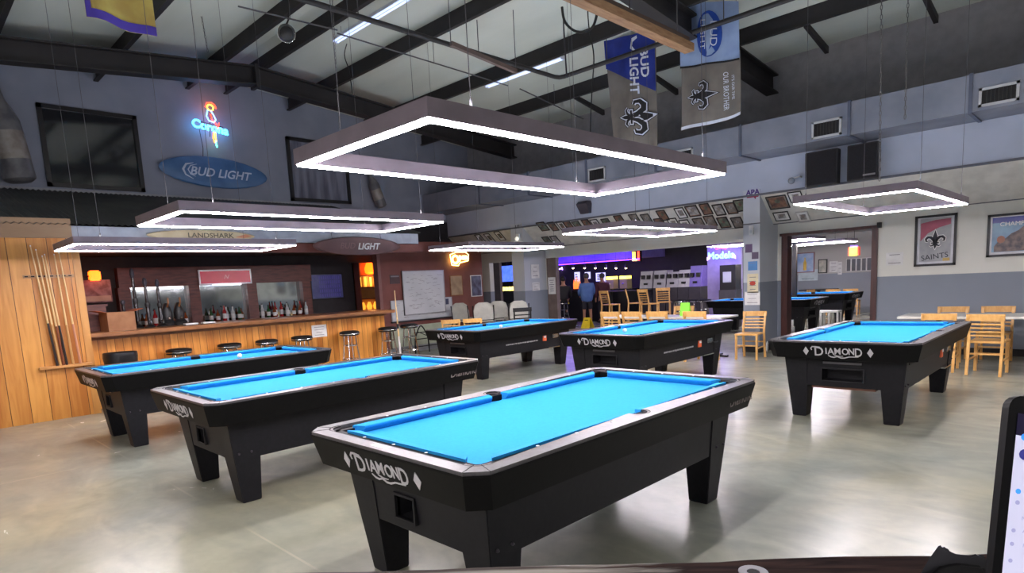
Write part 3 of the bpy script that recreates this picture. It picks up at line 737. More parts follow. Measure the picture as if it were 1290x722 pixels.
def rotm(cx, cy, sx, sy, ang): return Matrix.Translation((cx, cy, 0))@Matrix.Diagonal((sx, sy, 1, 1))@Matrix.Rotation(ang, 4, 'Z')
# flag one: blue beer banner over grey fleur flag
r1, f1 = cloth_flag('hanging_flag', ((762, 52), (825, 38), (828, 184), (772, 186)), 9.3, 10, 10, greyf, 'grey flag with black fleur-de-lis under a navy blue beer banner, left of the pair')
sheet(f1, 0, 1, 0, 1, 0, 'grey_cloth', greyf, r1)
b = MB(); n = 14
fr = {}
for i in range(n+1):
    for j in range(n+1):
        u = i/n; vmax = .26+.26*u; fr[i, j] = f1(u, vmax*j/n, .03)
for i in range(n):
    for j in range(n): b.poly((fr[i, j], fr[i+1, j], fr[i+1, j+1], fr[i, j+1]))
b.build('blue_banner', navy, r1, smooth=True)
a1 = 63/135
on_flag(f1, kind_mesh('BUD', .30, extrude=0, outline=.008), rotm(.80, .74, .72, .42, -PI/2*1.0), .04, 'banner_lettering', flagwhite, r1)
on_flag(f1, kind_mesh('LIGHT', .30, extrude=0, outline=.008), rotm(.60, .64, .72, .38, -PI/2*1.0), .04, 'banner_lettering', flagwhite, r1)
on_flag(f1, stroke([(.68, .97), (.58, .95), (.56, .89), (.64, .85)], [.012, .02, .02, .008]), Matrix.Identity(4), .04, 'banner_crest', flagwhite, r1, False)
R_ = rotm(.55, .28, .66, .30, -PI/2)
on_flag(f1, fleur(.035), R_, .012, 'fleur_outline', flagwhite, r1, False)
on_flag(f1, fleur(.06), R_, .008, 'fleur_border', flagblack, r1, False)
on_flag(f1, fleur(0), R_, .016, 'fleur_emblem', flagblack, r1, False)
# flag two
r2, f2 = cloth_flag('hanging_flag', ((858, 4), (931, 2), (933, 144), (857, 164)), 9.0, 10, 10, greyf, 'grey flag with fleur-de-lis and white side lettering under a pale blue beer banner')
sheet(f2, 0, 1, .42, .985, 0, 'grey_cloth', greyf, r2)
sheet(f2, 0, 1, .0, .50, .03, 'blue_banner', skyf, r2)
sheet(f2, 0, 1, .495, .51, .036, 'banner_hem', flagblack, r2, 8)
sheet(f2, 0, 1, .975, 1, .01, 'bottom_hem', flagwhite, r2, 8)
on_flag(f2, [[(.52+.22*math.cos(2*PI*k/24), .74+.19*math.sin(2*PI*k/24)) for k in range(24)]], Matrix.Identity(4), .036, 'label_disc', beerblue, r2, False)
on_flag(f2, kind_mesh('BUD', .30, extrude=0), rotm(.60, .74, .52, .36, -PI/2), .042, 'banner_lettering', flagwhite, r2)
on_flag(f2, kind_mesh('LIGHT', .26, extrude=0), rotm(.42, .74, .50, .34, -PI/2), .042, 'banner_lettering', flagwhite, r2)
R_ = rotm(.34, .25, .44, .22, -PI/2)
on_flag(f2, fleur(.06), R_, .010, 'fleur_border', flagblack, r2, False)
on_flag(f2, fleur(.03), R_, .014, 'fleur_outline', flagwhite, r2, False)
on_flag(f2, fleur(0), R_, .018, 'fleur_emblem', flagblack, r2, False)
on_flag(f2, kind_mesh('OUR BROTHER', .12, extrude=0), rotm(.76, .25, .9, .40, -PI/2), .014, 'side_lettering', flagwhite, r2)
on_flag(f2, kind_mesh("IT'S OUR TIME", .07, extrude=0), rotm(.87, .27, .9, .48, -PI/2), .014, 'side_lettering', flagwhite, r2)
for root, f in ((r1, f1), (r2, f2)):
    c = root.location
    for u in (.05, .95):
        p = f(u, 0); z1 = zb(c.y)+.25-c.z
        if z1 > p.z+.02: MB().tube([p, (p.x, p.y, z1)], .004, 5).build('flag_cord', cabm, root)
# yellow and purple flag at the top left
c = Vector((-6.0, 1.65, 4.3))
t = empty('hanging_flag', c, 0, 'yellow flag with a purple border hanging at the top left', 'flag', 'flags hanging from the roof')
yel = mat('yellow_flag_cloth', (176, 160, 84), .85, rgb2=(158, 134, 70), scale=5); purp = mat('purple_flag_border', (66, 50, 150), .8)
bl, br_ = at(109, 21, 'X', -6.0), at(196, 48, 'X', -6.0)
def ff(u, v, off=0):
    y = bl.y*(1-u)+br_.y*u; z = (bl.z*(1-u)+br_.z*u)*(v)+5.3*(1-v)
    return Vector((-6.0+math.sin(u*8)*.04*v+off, y, z))-c
sheet(ff, 0, 1, 0, 1, 0, 'yellow_cloth', yel, t, 10); sheet(ff, 0, 1, .955, 1, .008, 'purple_border', purp, t, 8); sheet(ff, 0, .07, 0, 1, .008, 'purple_border', purp, t, 8)

# ------------------------------------------------------------------ left side: pine cue wall, tin awning, bar
struct('wall_pine', MB().box((-10.12, EY, 0), (-10.0, 1.95, 2.38)).box((XL, 1.83, 0), (-10.12, 1.95, 2.38)), pine)
struct('trim_pine_top', MB().box((-10.16, EY, 2.37), (-9.96, 1.9, 2.62)), mat('pine_fascia_board', (150, 122, 92), .5, rgb2=(128, 98, 70), scale=3, stretch=(1, .3, 1), detail=5))
struct('trim_pine_corner', MB().box((-10.0, 1.87, 0), (-9.985, 1.955, 2.37)), mat('pine_corner_board', (196, 140, 72), .45, rgb2=(176, 120, 56), scale=4, stretch=(2, 2, .4)))
# corrugated awning seen from above
b = MB(); y0, y1 = EY, 7.62; n = int((y1-y0)/.019); P0, P1 = [], []
for k in range(n+1):
    y = y0+(y1-y0)*k/n; dz = .012*math.sin(2*PI*y/.076); P0.append(Vector((XL, y, 3.47+dz))); P1.append(Vector((-9.93, y, 2.545+dz)))
b.loft([P0, P1], caps=False, closed=False)
o = b.build('awning_roof', corrugated_mat()); o['kind'] = 'structure'
struct('awning_fascia', MB().box((-10.02, 1.9, 2.34), (-9.98, 7.58, 2.53)), mat('pale_fascia_board', (160, 168, 182), .6))
struct('bar_soffit', MB().box((XL, 1.95, 2.33), (-10.02, 7.58, 2.36)), mat('dark_soffit', (48, 44, 44), .8))
struct('bar_header', MB().box((-10.1, 1.95, 2.18), (-10.02, 7.7, 2.34)), brown_wall)
struct('wall_left_ledge', MB().box((XL, EY, 3.44), (XL+.03, 7.62, 3.50)), mat('pale_ledge', (150, 152, 158), .6))
# upper windows
def upper_window(n, y0, y1, z0, z1, gm=None):
    f = MB(); w_ = .07
    for p, q in (((y0, z0), (y1, z0+w_)), ((y0, z1-w_), (y1, z1)), ((y0, z0), (y0+w_, z1)), ((y1-w_, z0), (y1, z1))): f.box((XL, p[0], p[1]), (XL+.06, q[0], q[1]))
    o = struct('window_%d' % n, f, frame_blk)
    MB().box((XL+.005, y0+.05, z0+.05), (XL+.02, y1-.05, z1-.05)).build('pane', gm or mat('dark_reflecting_glass', (38, 40, 44), .08, .0, spec=1.0), o)
upper_window(1, 2.28, 3.78, 3.53, 4.90); upper_window(2, 6.68, 8.17, 3.53, 4.90, mat('cloudy_grey_glass', (122, 124, 140), .25, rgb2=(84, 86, 100), scale=2.5, stretch=(1, 3, .4)))

# bar counter
t = empty('bar_counter', (-10.6, 4.5, 0), 0, 'long knotty pine bar counter with a thick stained wooden top', 'bar')
MB().box((.05, -2.53, 0), (.22, 2.42, 1.03)).build('front_panel', pine_bar, t)
MB().box((-.4, 2.36, 0), (.05, 2.42, 1.03)).build('side_panel', cab_wood, t)
MB().box((-.45, -2.53, 1.03), (.5, 2.5, 1.09)).build('counter_top', pine_dark, t, bevel=.008)
MB().box((.22, -2.53, .98), (.27, 2.44, 1.03)).build('moulding', pine_dark, t)
p = at(402, 417, 'X', -10.38)
def sheet_paper(name, c, ex, ey, w_, h_, label, cat='notice', lines=5, m=paper, group=None, dark=ink, tn=.004):
    M = basis((0, 0, 0), ex, ey); t = empty(name, c, 0, label, cat, group)
    MB().box((-w_/2, -h_/2, 0), (w_/2, h_/2, tn), M).build('sheet', m, t)
    b = MB(); r_ = random.Random(int(c[0]*100)+int(c[2]*77))
    for k in range(lines):
        yy = h_*.32-h_*.64*k/max(1, lines-1); ww = w_*r_.uniform(.18, .36); b.box((-ww, yy-h_*.018, tn), (ww, yy+h_*.018, tn+.001), M)
    if lines: b.build('printed_lines', dark, t)
    return t
EXL, EXR = (0, 1, 0), (1, 0, 0)       # reading direction on left wall, on right wall
UPZ = (0, 0, 1)
sheet_paper('paper_notice', Vector((-10.375, p.y, p.z)), EXL, UPZ, .29, .22, 'white paper notice taped to the pine bar front', lines=4, dark=greyink)
# back bar
XB = -13.2
t = empty('back_bar', (XB, 5.0, 0), 0, 'dark mahogany back bar with three mirrored bays and bottles', 'cabinet')
MB().box((-.09, -1.9, 0), (.35, 1.85, .95)).build('base_cabinet', cab_wood, t)
MB().box((-.09, -1.95, .95), (.38, 1.9, 1.0)).build('shelf_top', cab_wood, t)
MB().box((-.09, -1.9, 1.76), (.12, 1.88, 2.12)).build('header', cab_wood, t)
for y in (-1.83, -.62, .52, 1.75): MB().box((-.09, y-.1, 1.0), (.12, y+.1, 1.76)).build('post', cab_wood, t)
mir = mat('back_bar_mirror', (196, 204, 204), .06, 1)
for y0_, y1_ in ((-1.73, -.72), (-.52, .42), (.62, 1.65)): MB().box((-.05, y0_, 1.0), (-.03, y1_, 1.76)).build('mirror', mir, t)
# illuminated red panel sign
p = at(284, 349, 'X', XB+.15)
t = empty('beer_sign', (XB+.14, p.y, p.z), 0, 'red rectangular beer sign with a silver frame on the back bar', 'sign')
MB().box((0, -.52, -.15), (.03, .52, .15)).build('sign_frame', mat('silver_sign_frame', (205, 195, 200), .3, .3), t)
MB().box((.03, -.49, -.12), (.036, .49, .12)).build('sign_panel', mat('red_sign_face', (150, 24, 44), .25, emit=.25, ergb=(170, 20, 50)), t)
lettering('sign_mark', 'N', .12, basis((.037, 0, 0), EXL, UPZ), mat('pinkish_mark', (220, 150, 160), .4), t, shear=.4)
b = MB(); b.tube([(.05, -.28, -.15), (.05, .28, -.16)], .012, 6); b.build('lit_edge', mat('cold_white_glow', (235, 240, 255), .4, emit=2), t)
# bottles and glasses on the back bar
def bottle_proto(m, h=.3, r=.038):
    t = empty('liquor_bottle'); t['category'] = 'bottle'; t['group'] = 'bottles on the back bar'
    MB().lathe([(r*.9, 0), (r, .01), (r, h*.6), (r*.45, h*.74), (r*.36, h*.95), (r*.36, h*.95)], n=12).build('bottle_body', m, t, smooth=True)
    MB().lathe([(r*.42, h*.93), (r*.42, h), (r*.3, h)], n=10).build('cap', blackp, t)
    MB().lathe([(r*1.02, h*.2), (r*1.02, h*.48)], n=12, caps=False).build('label_band', paper, t)
    return t
bm1 = [mat('amber_glass', (120, 60, 30), .1), mat('green_glass', (40, 80, 50), .1), mat('clear_bottle', (190, 196, 200), .08), mat('red_bottle', (150, 30, 36), .15)]
prot = [bottle_proto(m, .26+.03*k) for k, m in enumerate(bm1)]
cols = ['amber', 'green', 'clear', 'red']; k = 0; bays = ['left', 'middle', 'right']; used = set()
for bay, (y0_, y1_) in enumerate(((3.42, 4.18), (4.6, 5.3), (5.65, 6.7))):
    nn = (6, 7, 11)[bay]
    for i in range(nn):
        kk = (i*3+bay+(i//4)) % 4; y = y0_+(y1_-y0_)*(i+.5)/nn; x = XB+.1+.16*((i*7) % 3)/2
        pos = 'first from the left' if i == 0 else ('last on the right' if i == nn-1 else '%s from the left' % ['second', 'third', 'fourth', 'fifth', 'sixth', 'seventh', 'eighth', 'ninth', 'tenth'][i-1])
        lb = '%s bottle in front of the %s back bar mirror, %s' % (cols[kk], bays[bay], pos)
        if kk not in used: used.add(kk); o = prot[kk]; o.location = (x, y, 1.0); o['label'] = lb
        else: o = dup(prot[kk], (x, y, 1.0), 0, lb)
# tv with rows of tall dark shapes on the screen
def wall_box(p, ex, name, w_, h_, d_, label, cat, m): 
    t = empty(name, p, 0, label, cat); return t
pc_ = (at(390, 345, 'X', XB)+at(435, 376, 'X', XB))/2
t = empty('television', (XL, pc_.y, pc_.z), 0, 'flat television on the dark wall behind the bar', 'television')
MB().box((.02, -.42, -.3), (.08, .42, .3)).build('bezel', blackp, t, bevel=.006)
MB().box((0, -.1, -.1), (.02, .1, .1)).build('wall_mount', steel_blk, t)
MB().box((.08, -.39, -.27), (.082, .39, .27)).build('screen', mat('dim_blue_screen', (52, 54, 84), .2, rgb2=(70, 70, 96), scale=6, emit=.12, ergb=(80, 84, 140)), t)
b = MB()
for r_ in range(5):
    for c_ in range(10): yy = -.2+.055*c_; zz = .2-.1*r_; b.box((.082, yy, zz-.035), (.083, yy+.022, zz+.035))
b.build('screen_picture', mat('screen_rows', (44, 40, 92), .3, emit=.2, ergb=(70, 60, 160)), t)
# lit niche with shelves
t = empty('lit_shelf_niche', (XL, 8.40, 1.0), 0, 'narrow amber-lit shelf niche at the right end of the bar', 'shelf')
b = MB().box((0, -.32, 0), (.05, .32, 1.15)); b.build('niche_back', mat('warm_cream_board', (196, 150, 90), .7), t)
for y in (-.32, .30): MB().box((0, y, 0), (.28, y+.02, 1.15)).build('niche_side', brown_wall, t)
for z in (0, .27, .55, .82): MB().box((.05, -.3, z), (.26, .3, z+.02)).build('niche_shelf', cab_wood, t)
glow = mat('amber_lamp_shade', (255, 120, 30), .4, emit=3.2, ergb=(255, 84, 10))
MB().lathe([(.05, .86), (.11, .9), (.12, 1.0), (.07, 1.14)], (.16, .05, 0), 14).build('amber_lamp', glow, t, smooth=True)
b = MB()
for y in (-.22, -.08, .08, .22): b.tube([(.12, y, .57), (.12, y, .8)], .03, 8)
b.build('jars', mat('amber_jars', (230, 190, 110), .2, emit=.5, ergb=(255, 190, 70)), t)
b = MB()
for y in (-.2, -.02, .16): b.lathe([(.05, .02), (.07, .1), (.03, .2)], (.14, y, 0), 10)
b.build('lit_glassware', mat('amber_glassware', (235, 170, 80), .2, emit=.8, ergb=(255, 160, 50)), t)
L_ = bpy.data.lights.new('niche_glow', 'POINT'); L_.energy = 5; L_.color = (1, .5, .15); L_.shadow_soft_size = .08; lo_ = bpy.data.objects.new('niche_glow', L_); col.objects.link(lo_); lo_.location = (XL+.3, 8.4, 1.75)
# orange lamp and tin sign at the left end of the bar
t = empty('amber_wall_lamp', (-12.3, 1.95, 0), 0, 'square glowing amber lamp above the picture sign at the left end of the bar', 'lamp')
p = at(119, 348, 'X', -12.3)
MB().box((-.07, p.y-1.95-.08, p.z-.075), (.07, p.y-1.95+.08, p.z+.09)).build('lamp_shade', glow, t, bevel=.02)
MB().tube([(0, 0, p.z), (0, p.y-1.95-.08, p.z)], .015, 6).build('lamp_arm', steel_blk, t)
L_ = bpy.data.lights.new('lamp_glow', 'POINT'); L_.energy = 2.2; L_.color = (1, .35, .1); L_.shadow_soft_size = .08; lo_ = bpy.data.objects.new('lamp_glow', L_); col.objects.link(lo_); lo_.location = (-12.1, p.y+.2, p.z)
p = at(120, 367, 'X', -12.5)
t = empty('picture_sign', (-12.5, p.y, p.z), 0, 'faded picture sign below the amber lamp at the left bar end', 'sign')
MB().box((-.02, -.24, -.19), (.0, .24, .19)).build('board', mat('faded_print', (140, 112, 120), .6, rgb2=(96, 66, 70), scale=9), t)
MB().box((0, -.22, -.17), (.004, .22, -.08)).build('print_band', mat('faded_cream', (168, 150, 136), .6), t)
MB().tube([(-.02, 0, .15), (-.78, 0, .15)], .012, 6).build('wall_bracket', steel_blk, t)
# cardboard box on the bar
p = at(142, 404, 'X', -10.55)
t = empty('cardboard_box', (-10.45, 2.40, 1.09), .1, 'open brown cardboard box on the left end of the bar', 'box')
MB().box((-.16, -.18, 0), (.16, .18, .27)).build('box_body', mat('brown_cardboard', (158, 112, 78), .8, rgb2=(140, 96, 64)), t)
for s in (-1, 1): MB().loft([[(-.16, s*.18, .27), (.16, s*.18, .27), (.16, s*.18, .275), (-.16, s*.18, .275)], [(-.16, s*.30, .30), (.16, s*.30, .30), (.16, s*.30, .305), (-.16, s*.30, .305)]]).build('box_flap', mat('orange_flap', (190, 100, 60), .8), t)
t = empty('wooden_crate', (-10.9, 2.17, 1.09), 0, 'dark reddish wooden box behind the cardboard box on the bar', 'box')
MB().box((-.2, -.16, 0), (.2, .16, .36)).build('crate_body', cab_wood, t); MB().box((-.22, -.18, .36), (.22, .18, .39)).build('crate_lid', cab_wood, t)
# tall beer towers / dispensers
for i, (px, ph, lb) in enumerate(((165, 338, 'tallest dark beer tower dispenser on the bar, leftmost'), (180, 350, 'dark beer tower dispenser, second from the left on the bar'), (197, 352, 'dark beer tower dispenser with a shiny top, third on the bar'), (153, 378, 'short dark beer tower at the left end of the row on the bar'))):
    p = at(px, ph, 'X', -10.72); h_ = p.z-1.09
    t = empty('beer_tower', (-10.72+.05*(i % 2), p.y, 1.09), 0, lb, 'dispenser', 'beer towers on the bar')
    MB().lathe([(.07, 0), (.075, .02), (.03, .05)], n=14).build('tower_base', blackp, t, smooth=True)
    MB().lathe([(.028, .04), (.03, h_*.45), (.022, h_*.47), (.022, h_*.85)], n=12).build('tower_tube', mat('smoky_tube', (34, 30, 34), .25), t, smooth=True)
    MB().lathe([(.035, h_*.42), (.04, h_*.46), (.035, h_*.5)], n=12).build('tower_collar', blackp, t, smooth=True)
    MB().lathe([(.022, h_*.84), (.035, h_*.9), (.028, h_*.97), (.01, h_)], n=12).build('tower_cap', darkmetal, t, smooth=True)
    MB().tube([(.02, 0, .1), (.09, 0, .1), (.1, 0, .06)], .012, 6).build('spigot', chrome, t)
for i, (px, lb) in enumerate(((211, 'squat black tap machine on the bar beside the beer towers'), (226, 'squat black tap machine on the bar nearest the red sign'))):
    p = at(px, 400, 'X', -10.75)
    t = empty('tap_machine', (-10.75, p.y, 1.09), 0, lb, 'dispenser', 'tap machines on the bar')
    MB().lathe([(.1, 0), (.11, .05), (.07, .1), (.08, .2), (.05, .3), (.02, .36)], n=14).build('tap_body', blackp, t, smooth=True)
    MB().tube([(.05, 0, .3), (.12, 0, .36), (.12, 0, .44)], .014, 8).build('tap_handle', pine_dark, t)
    MB().sphere((.09, 0, .12), .025, 10).build('tap_badge', chrome, t)
# shop clutter on the bar: napkin holders
for i, (px, lb) in enumerate(((262, 'white napkin stack on the bar below the beer sign'), (240, 'white paper tray on the bar near the tap machines'))):
    p = at(px, 405, 'X', -10.4); t = empty('napkin_stack', (-10.4, p.y, 1.09), 0, lb, 'napkins', 'paper stacks on the bar')
    MB().box((-.06, -.09, 0), (.06, .09, .03)).build('napkins', paper, t); MB().box((-.07, -.1, 0), (.07, .1, .008)).build('tray', blackp, t)
# bar stools
def make_stool():
    t = empty('bar_stool'); t['category'] = 'bar stool'; t['group'] = 'black and chrome bar stools along the bar'
    MB().lathe([(.15, .68), (.175, .69), (.182, .715), (.175, .75), (.13, .765), (.0, .768)], n=24).build('seat', vinyl, t, smooth=True)
    MB().lathe([(.184, .705), (.187, .712), (.184, .72)], n=24, caps=False).build('seat_band', chrome, t)
    for k in range(4):
        a = PI/4+k*PI/2; MB().tube([(.10*math.cos(a), .10*math.sin(a), .69), (.135*math.cos(a), .135*math.sin(a), .35), (.185*math.cos(a), .185*math.sin(a), 0)], .0125, 8).build('leg', chrome, t, smooth=True)
    for z, r_ in ((.50, .125), (.24, .165)):
        MB().tube([(r_*math.cos(2*PI*k/24), r_*math.sin(2*PI*k/24), z) for k in range(25)], .010, 6, caps=False).build('foot_ring', chrome, t, smooth=True)
    return t
st = make_stool()
SL = ['bar stool nearest the pine wall, only its black seat showing over the blue cloth', 'second bar stool from the pine wall along the bar', 'third bar stool from the pine wall along the bar', 'bar stool just left of the white paper notice on the bar',
      'chrome-legged bar stool standing right of the white paper notice', 'bar stool at the right end of the bar beside the leaning cue', 'black bar stool beyond the bar end in front of the whiteboard']
SP = [(225, 438), (289, 434), (336, 429), (380, 424), (440, 417), (488, 411), (515, 407)]
for i, ((px, py), lb) in enumerate(zip(SP, SL)):
    p = at(px, py+1, 'Z', .76); x = -10.12 if i < 6 else -10.4
    q = at(px, py+1, 'X', x)
    if i == 0: st.location = (x, q.y, 0); st['label'] = lb
    else: dup(st, (x, q.y, 0), 0, lb)
# trash can between wall and table
t = empty('trash_bin', (-9.78, 2.22, 0), 0, 'dark grey bin with a black liner beside the bar and pine wall', 'bin')
MB().lathe([(.15, 0), (.19, .6), (.2, .62), (.18, .62), (.14, .03)], n=20, caps=False).build('bin_body', mat('dark_bin_plastic', (44, 46, 48), .5), t, smooth=True)
MB().lathe([(.198, .52), (.21, .6), (.205, .645), (.17, .63), (.16, .45), (0, .42)], n=20, caps=False).build('liner', mat('black_liner', (24, 24, 26), .3), t, smooth=True)
t.scale = (1.0, 1.0, 1.27)
# ------------------------------------------------------------------ cues on the pine wall
t = empty('cue_rack', (-10.0, 1.62, 0), 0, 'wooden cue rack with a bottom rail and dark clips on the pine wall', 'cue rack')
MB().box((0, -.28, .68), (.09, .30, .715)).build('bottom_rail', mat('light_pine_rail', (206, 150, 88), .4, rgb2=(186, 130, 70)), t, bevel=.004)
MB().box((0, -.3, 1.86), (.02, .24, 1.90)).build('clip_rail', mat('light_pine_back', (176, 132, 84), .5), t)
for k in range(8): MB().tube([(.02, -.27+.066*k, 1.88), (.05, -.285+.066*k, 1.88), (.05, -.255+.066*k, 1.88)], .008, 5).build('clip', blackp, t)
wood_shaft = mat('maple_shaft', (226, 190, 130), .3); tipm = mat('blue_tip', (60, 70, 110), .8)
for i, (x0, y0_, x1, y1_, bc, lb) in enumerate(((38, 309, 72, 457, 'black_cue_butt', 'leftmost cue in the wall rack, dark butt'), (45, 314, 76, 457, 'tan_cue_butt', 'second cue from the left in the wall rack, tan butt'), (53, 322, 80, 457, 'mahogany_cue_butt', 'third cue in the wall rack, reddish brown butt'), (56, 320, 84, 456, 'black_cue_butt', 'fourth cue in the wall rack, black butt'), (68, 320, 92, 456, 'tan_cue_butt', 'fifth cue in the wall rack, pale all the way down'), (74, 318, 101, 455, 'pinkish_cue_butt', 'rightmost cue in the wall rack, pinkish butt'))):
    a_, b_ = at(x0, y0_, 'X', -9.94), at(x1, y1_, 'X', -9.93); b_.z = .715
    d_ = a_-b_; t = empty('pool_cue', b_, 0, lb, 'cue', 'cues in the wall rack')
    bcol = {'black_cue_butt': (36, 24, 24), 'tan_cue_butt': (200, 150, 90), 'mahogany_cue_butt': (120, 60, 30), 'pinkish_cue_butt': (190, 130, 100)}[bc]
    MB().tube([d_*0, d_*.36], [.0155, .012], 8).build('butt', mat(bc, bcol, .3), t, smooth=True)
    MB().tube([d_*.36, d_*.99], [.012, .0065], 8).build('shaft', wood_shaft, t, smooth=True)
    MB().tube([d_*.99, d_], .0068, 8).build('tip', white, t)
# ------------------------------------------------------------------ surfboards
def surfboard(c, ex, ey, l, w_, m, label, name='surfboard'):
    t = empty(name, c, 0, label, 'surfboard', 'surfboards on the bar side'); M = basis((0, 0, 0), ex, ey); n = 26; out = []
    for k in range(n):
        a = 2*PI*k/n; x = math.cos(a); y = math.sin(a); out.append((x*l/2, y*w_/2*(1-.12*abs(x)**3)))
    rings = [[M@Vector((x*s, y*s, z)) for x, y in out] for s, z in ((.93, -.015), (1, 0), (1, .015), (.94, .035))]
    MB().loft(rings).build('board', m, t, smooth=True)
    return t, M@Matrix.Translation((0, 0, .036))
t, M = surfboard(Vector((-13.19, 5.08, 3.98)), (0, 1, -.03), UPZ, 2.1, .60, mat('worn_blue_board', (72, 110, 154), .5, rgb2=(60, 96, 138), scale=3), 'blue beer surfboard mounted on the upper wall under the neon parrot')
lw = mat('pale_board_lettering', (186, 200, 220), .5)
lettering('board_lettering', 'BUD LIGHT', .23, M@Matrix.Translation((.08, -.02, 0)), lw, t, shear=.3, extrude=.001, outline=.004)
b = MB()
for q in stroke([(-.42, .14), (-.56, .1), (-.62, 0), (-.58, -.1), (-.44, -.17)], [.004, .018, .022, .016, .004])+stroke([(-.36, .12), (-.48, .08), (-.53, 0), (-.49, -.08), (-.4, -.12)], [.003, .01, .012, .01, .003]): b.poly([M@Vector((p.x, p.y, .001)) for p in q])
b.build('board_crest', lw, t)
MB().box((-.08, -.03, -.03), (.0, .03, .03)).build('wall_bracket', steel_blk, t)
t, M = surfboard(Vector((-9.95, 3.55, 2.425)), EXL, UPZ, 1.55, .17, mat('cream_board', (190, 180, 150), .5, rgb2=(176, 160, 130), scale=4), 'cream surfboard with dark lettering on the awning fascia')
lettering('board_lettering', 'LANDSHARK', .10, M@Matrix.Translation((.1, 0, 0)), mat('olive_lettering', (98, 92, 78), .6), t, extrude=.001, sx=1.15, outline=.002)
b = MB().poly([M@Vector(p) for p in ((.45, -.02, .002), (.62, .03, .002), (.72, 0, .002), (.6, -.03, .002))]); b.build('fin_mark', mat('faded_orange', (190, 130, 100), .6), t)
t, M = surfboard(Vector((-9.90, 6.18, 2.28)), EXL, UPZ, 1.80, .33, mat('brown_red_board', (104, 70, 70), .5, rgb2=(88, 58, 60), scale=3), 'brownish red beer surfboard hanging at the right end of the awning')
lettering('board_lettering', 'LIGHT', .16, M@Matrix.Translation((.18, -.01, 0)), white, t, shear=.3, extrude=.001, outline=.004)
lettering('board_lettering', 'BUD', .15, M@Matrix.Translation((-.25, -.0, 0)), mat('dull_brown_lettering', (138, 104, 104), .6), t, shear=.3, extrude=.001)
for s in (-.5, .5): MB().tube([(-.02, s, .1), (-.05, s, .25)], .004, 5).build('hanging_wire', cabm, t)

# ------------------------------------------------------------------ neon signs
def neon(name, strokes, parent, r=.011):
    for nm, pts, m in strokes: MB().tube(pts, r, 6).build(nm, m, parent, smooth=True)
nb = mat('cyan_neon', (60, 190, 255), .4, emit=4.5, ergb=(60, 190, 255)); no = mat('orange_neon', (255, 120, 20), .4, emit=4.5, ergb=(255, 110, 20)); ny = mat('yellow_neon', (255, 220, 60), .4, emit=4.5, ergb=(255, 200, 50)); nr = mat('red_neon', (255, 40, 30), .4, emit=7, ergb=(255, 40, 20)); nw = mat('pale_blue_neon', (120, 200, 255), .4, emit=3.2, ergb=(90, 180, 255)); ng = mat('green_neon', (60, 230, 190), .4, emit=7, ergb=(60, 230, 190))
c = Vector((-13.14, 5.05, 4.86))
t = empty('neon_sign', c, 0, 'corona neon sign with a glowing parrot high on the left wall', 'neon sign', 'neon beer signs')
M = basis((0, 0, 0), (0, 1, -.12), UPZ)
lettering('neon_word', 'Corona', .22, M@Matrix.Translation((.0, -.02, .02)), nb, t, fill=False, outline=.009)
def V3(x, y, z=.03): return M@Vector((x, y, z))
neon('n', [('parrot_head', [V3(.06*math.cos(a)-.01, .36+.055*math.sin(a)) for a in [k*.5 for k in range(13)]], ny), ('parrot_crest', [V3(x, y) for x, y in ((-.1, .35), (-.08, .43), (0, .46), (.07, .43), (.1, .37))], nr),
           ('parrot_body', [V3(x, y) for x, y in ((-.06, .3), (-.08, .18), (-.03, .1), (.06, .09), (.1, .15), (.05, .24), (-.0, .3))], nw), ('parrot_wing', [V3(x, y) for x, y in ((.0, .24), (.02, .14), (.1, .07), (.14, .0), (.16, .1))], nr),
           ('parrot_tail', [V3(x, y) for x, y in ((.06, -.1), (.05, -.2), (.08, -.3))], no), ('parrot_tail', [V3(x, y) for x, y in ((.09, -.1), (.1, -.2), (.11, -.27))], ny), ('parrot_tail', [V3(x, y) for x, y in ((.1, -.26), (.12, -.34), (.13, -.38), (.1, -.3))], ng)], t)
b = MB().tube([V3(-.25, .05, 0), V3(.25, .05, 0)], .008, 6).tube([V3(0, .3, 0), V3(0, -.2, 0)], .008, 6); b.build('neon_bracket', blackp, t)
b = MB().tube([V3(-.2, -.1, 0), V3(-.12, -.45, -.02), V3(-.11, -.62, -.05)], .006, 5); b.build('power_lead', blackp, t)
def lamp(nm, loc, e, colr, r=.1):
    L_ = bpy.data.lights.new(nm, 'POINT'); L_.energy = e; L_.color = colr; L_.shadow_soft_size = r; o = bpy.data.objects.new(nm, L_); col.objects.link(o); o.location = loc
lamp('neon_glow', (-13.0, 5.05, 4.9), 2.5, (.5, .45, 1))
# open-style neon by whiteboard
XW2 = -11.9
p = at(579, 326, 'X', XW2+.06)
t = empty('neon_sign', (XW2+.06, p.y, p.z), 0, 'yellow open neon sign on the brown wall above the whiteboard side', 'neon sign', 'neon beer signs')
nyw = mat('warm_white_neon', (255, 236, 150), .4, emit=4.5, ergb=(255, 226, 120)); M = basis((0, 0, 0), EXL, UPZ)
lettering('neon_word', 'O', .30, M@Matrix.Translation((-.14, -.03, 0)), nyw, t, fill=False, outline=.012)
lettering('neon_word', 'pen', .19, M@Matrix.Translation((.12, .04, 0)), nyw, t, fill=False, outline=.010)
MB().tube([M@Vector(v) for v in ((-.26, -.15, 0), (-.3, .1, 0), (-.1, .16, 0), (.2, .16, 0), (.3, .1, 0), (.28, -.05, 0), (0, -.1, 0), (-.05, -.17, 0), (-.26, -.15, 0))], .010, 6).build('neon_border', nyw, t, smooth=True)
MB().box((-.06, -.02, -.02), (0, .02, .02)).build('neon_bracket', blackp, t)
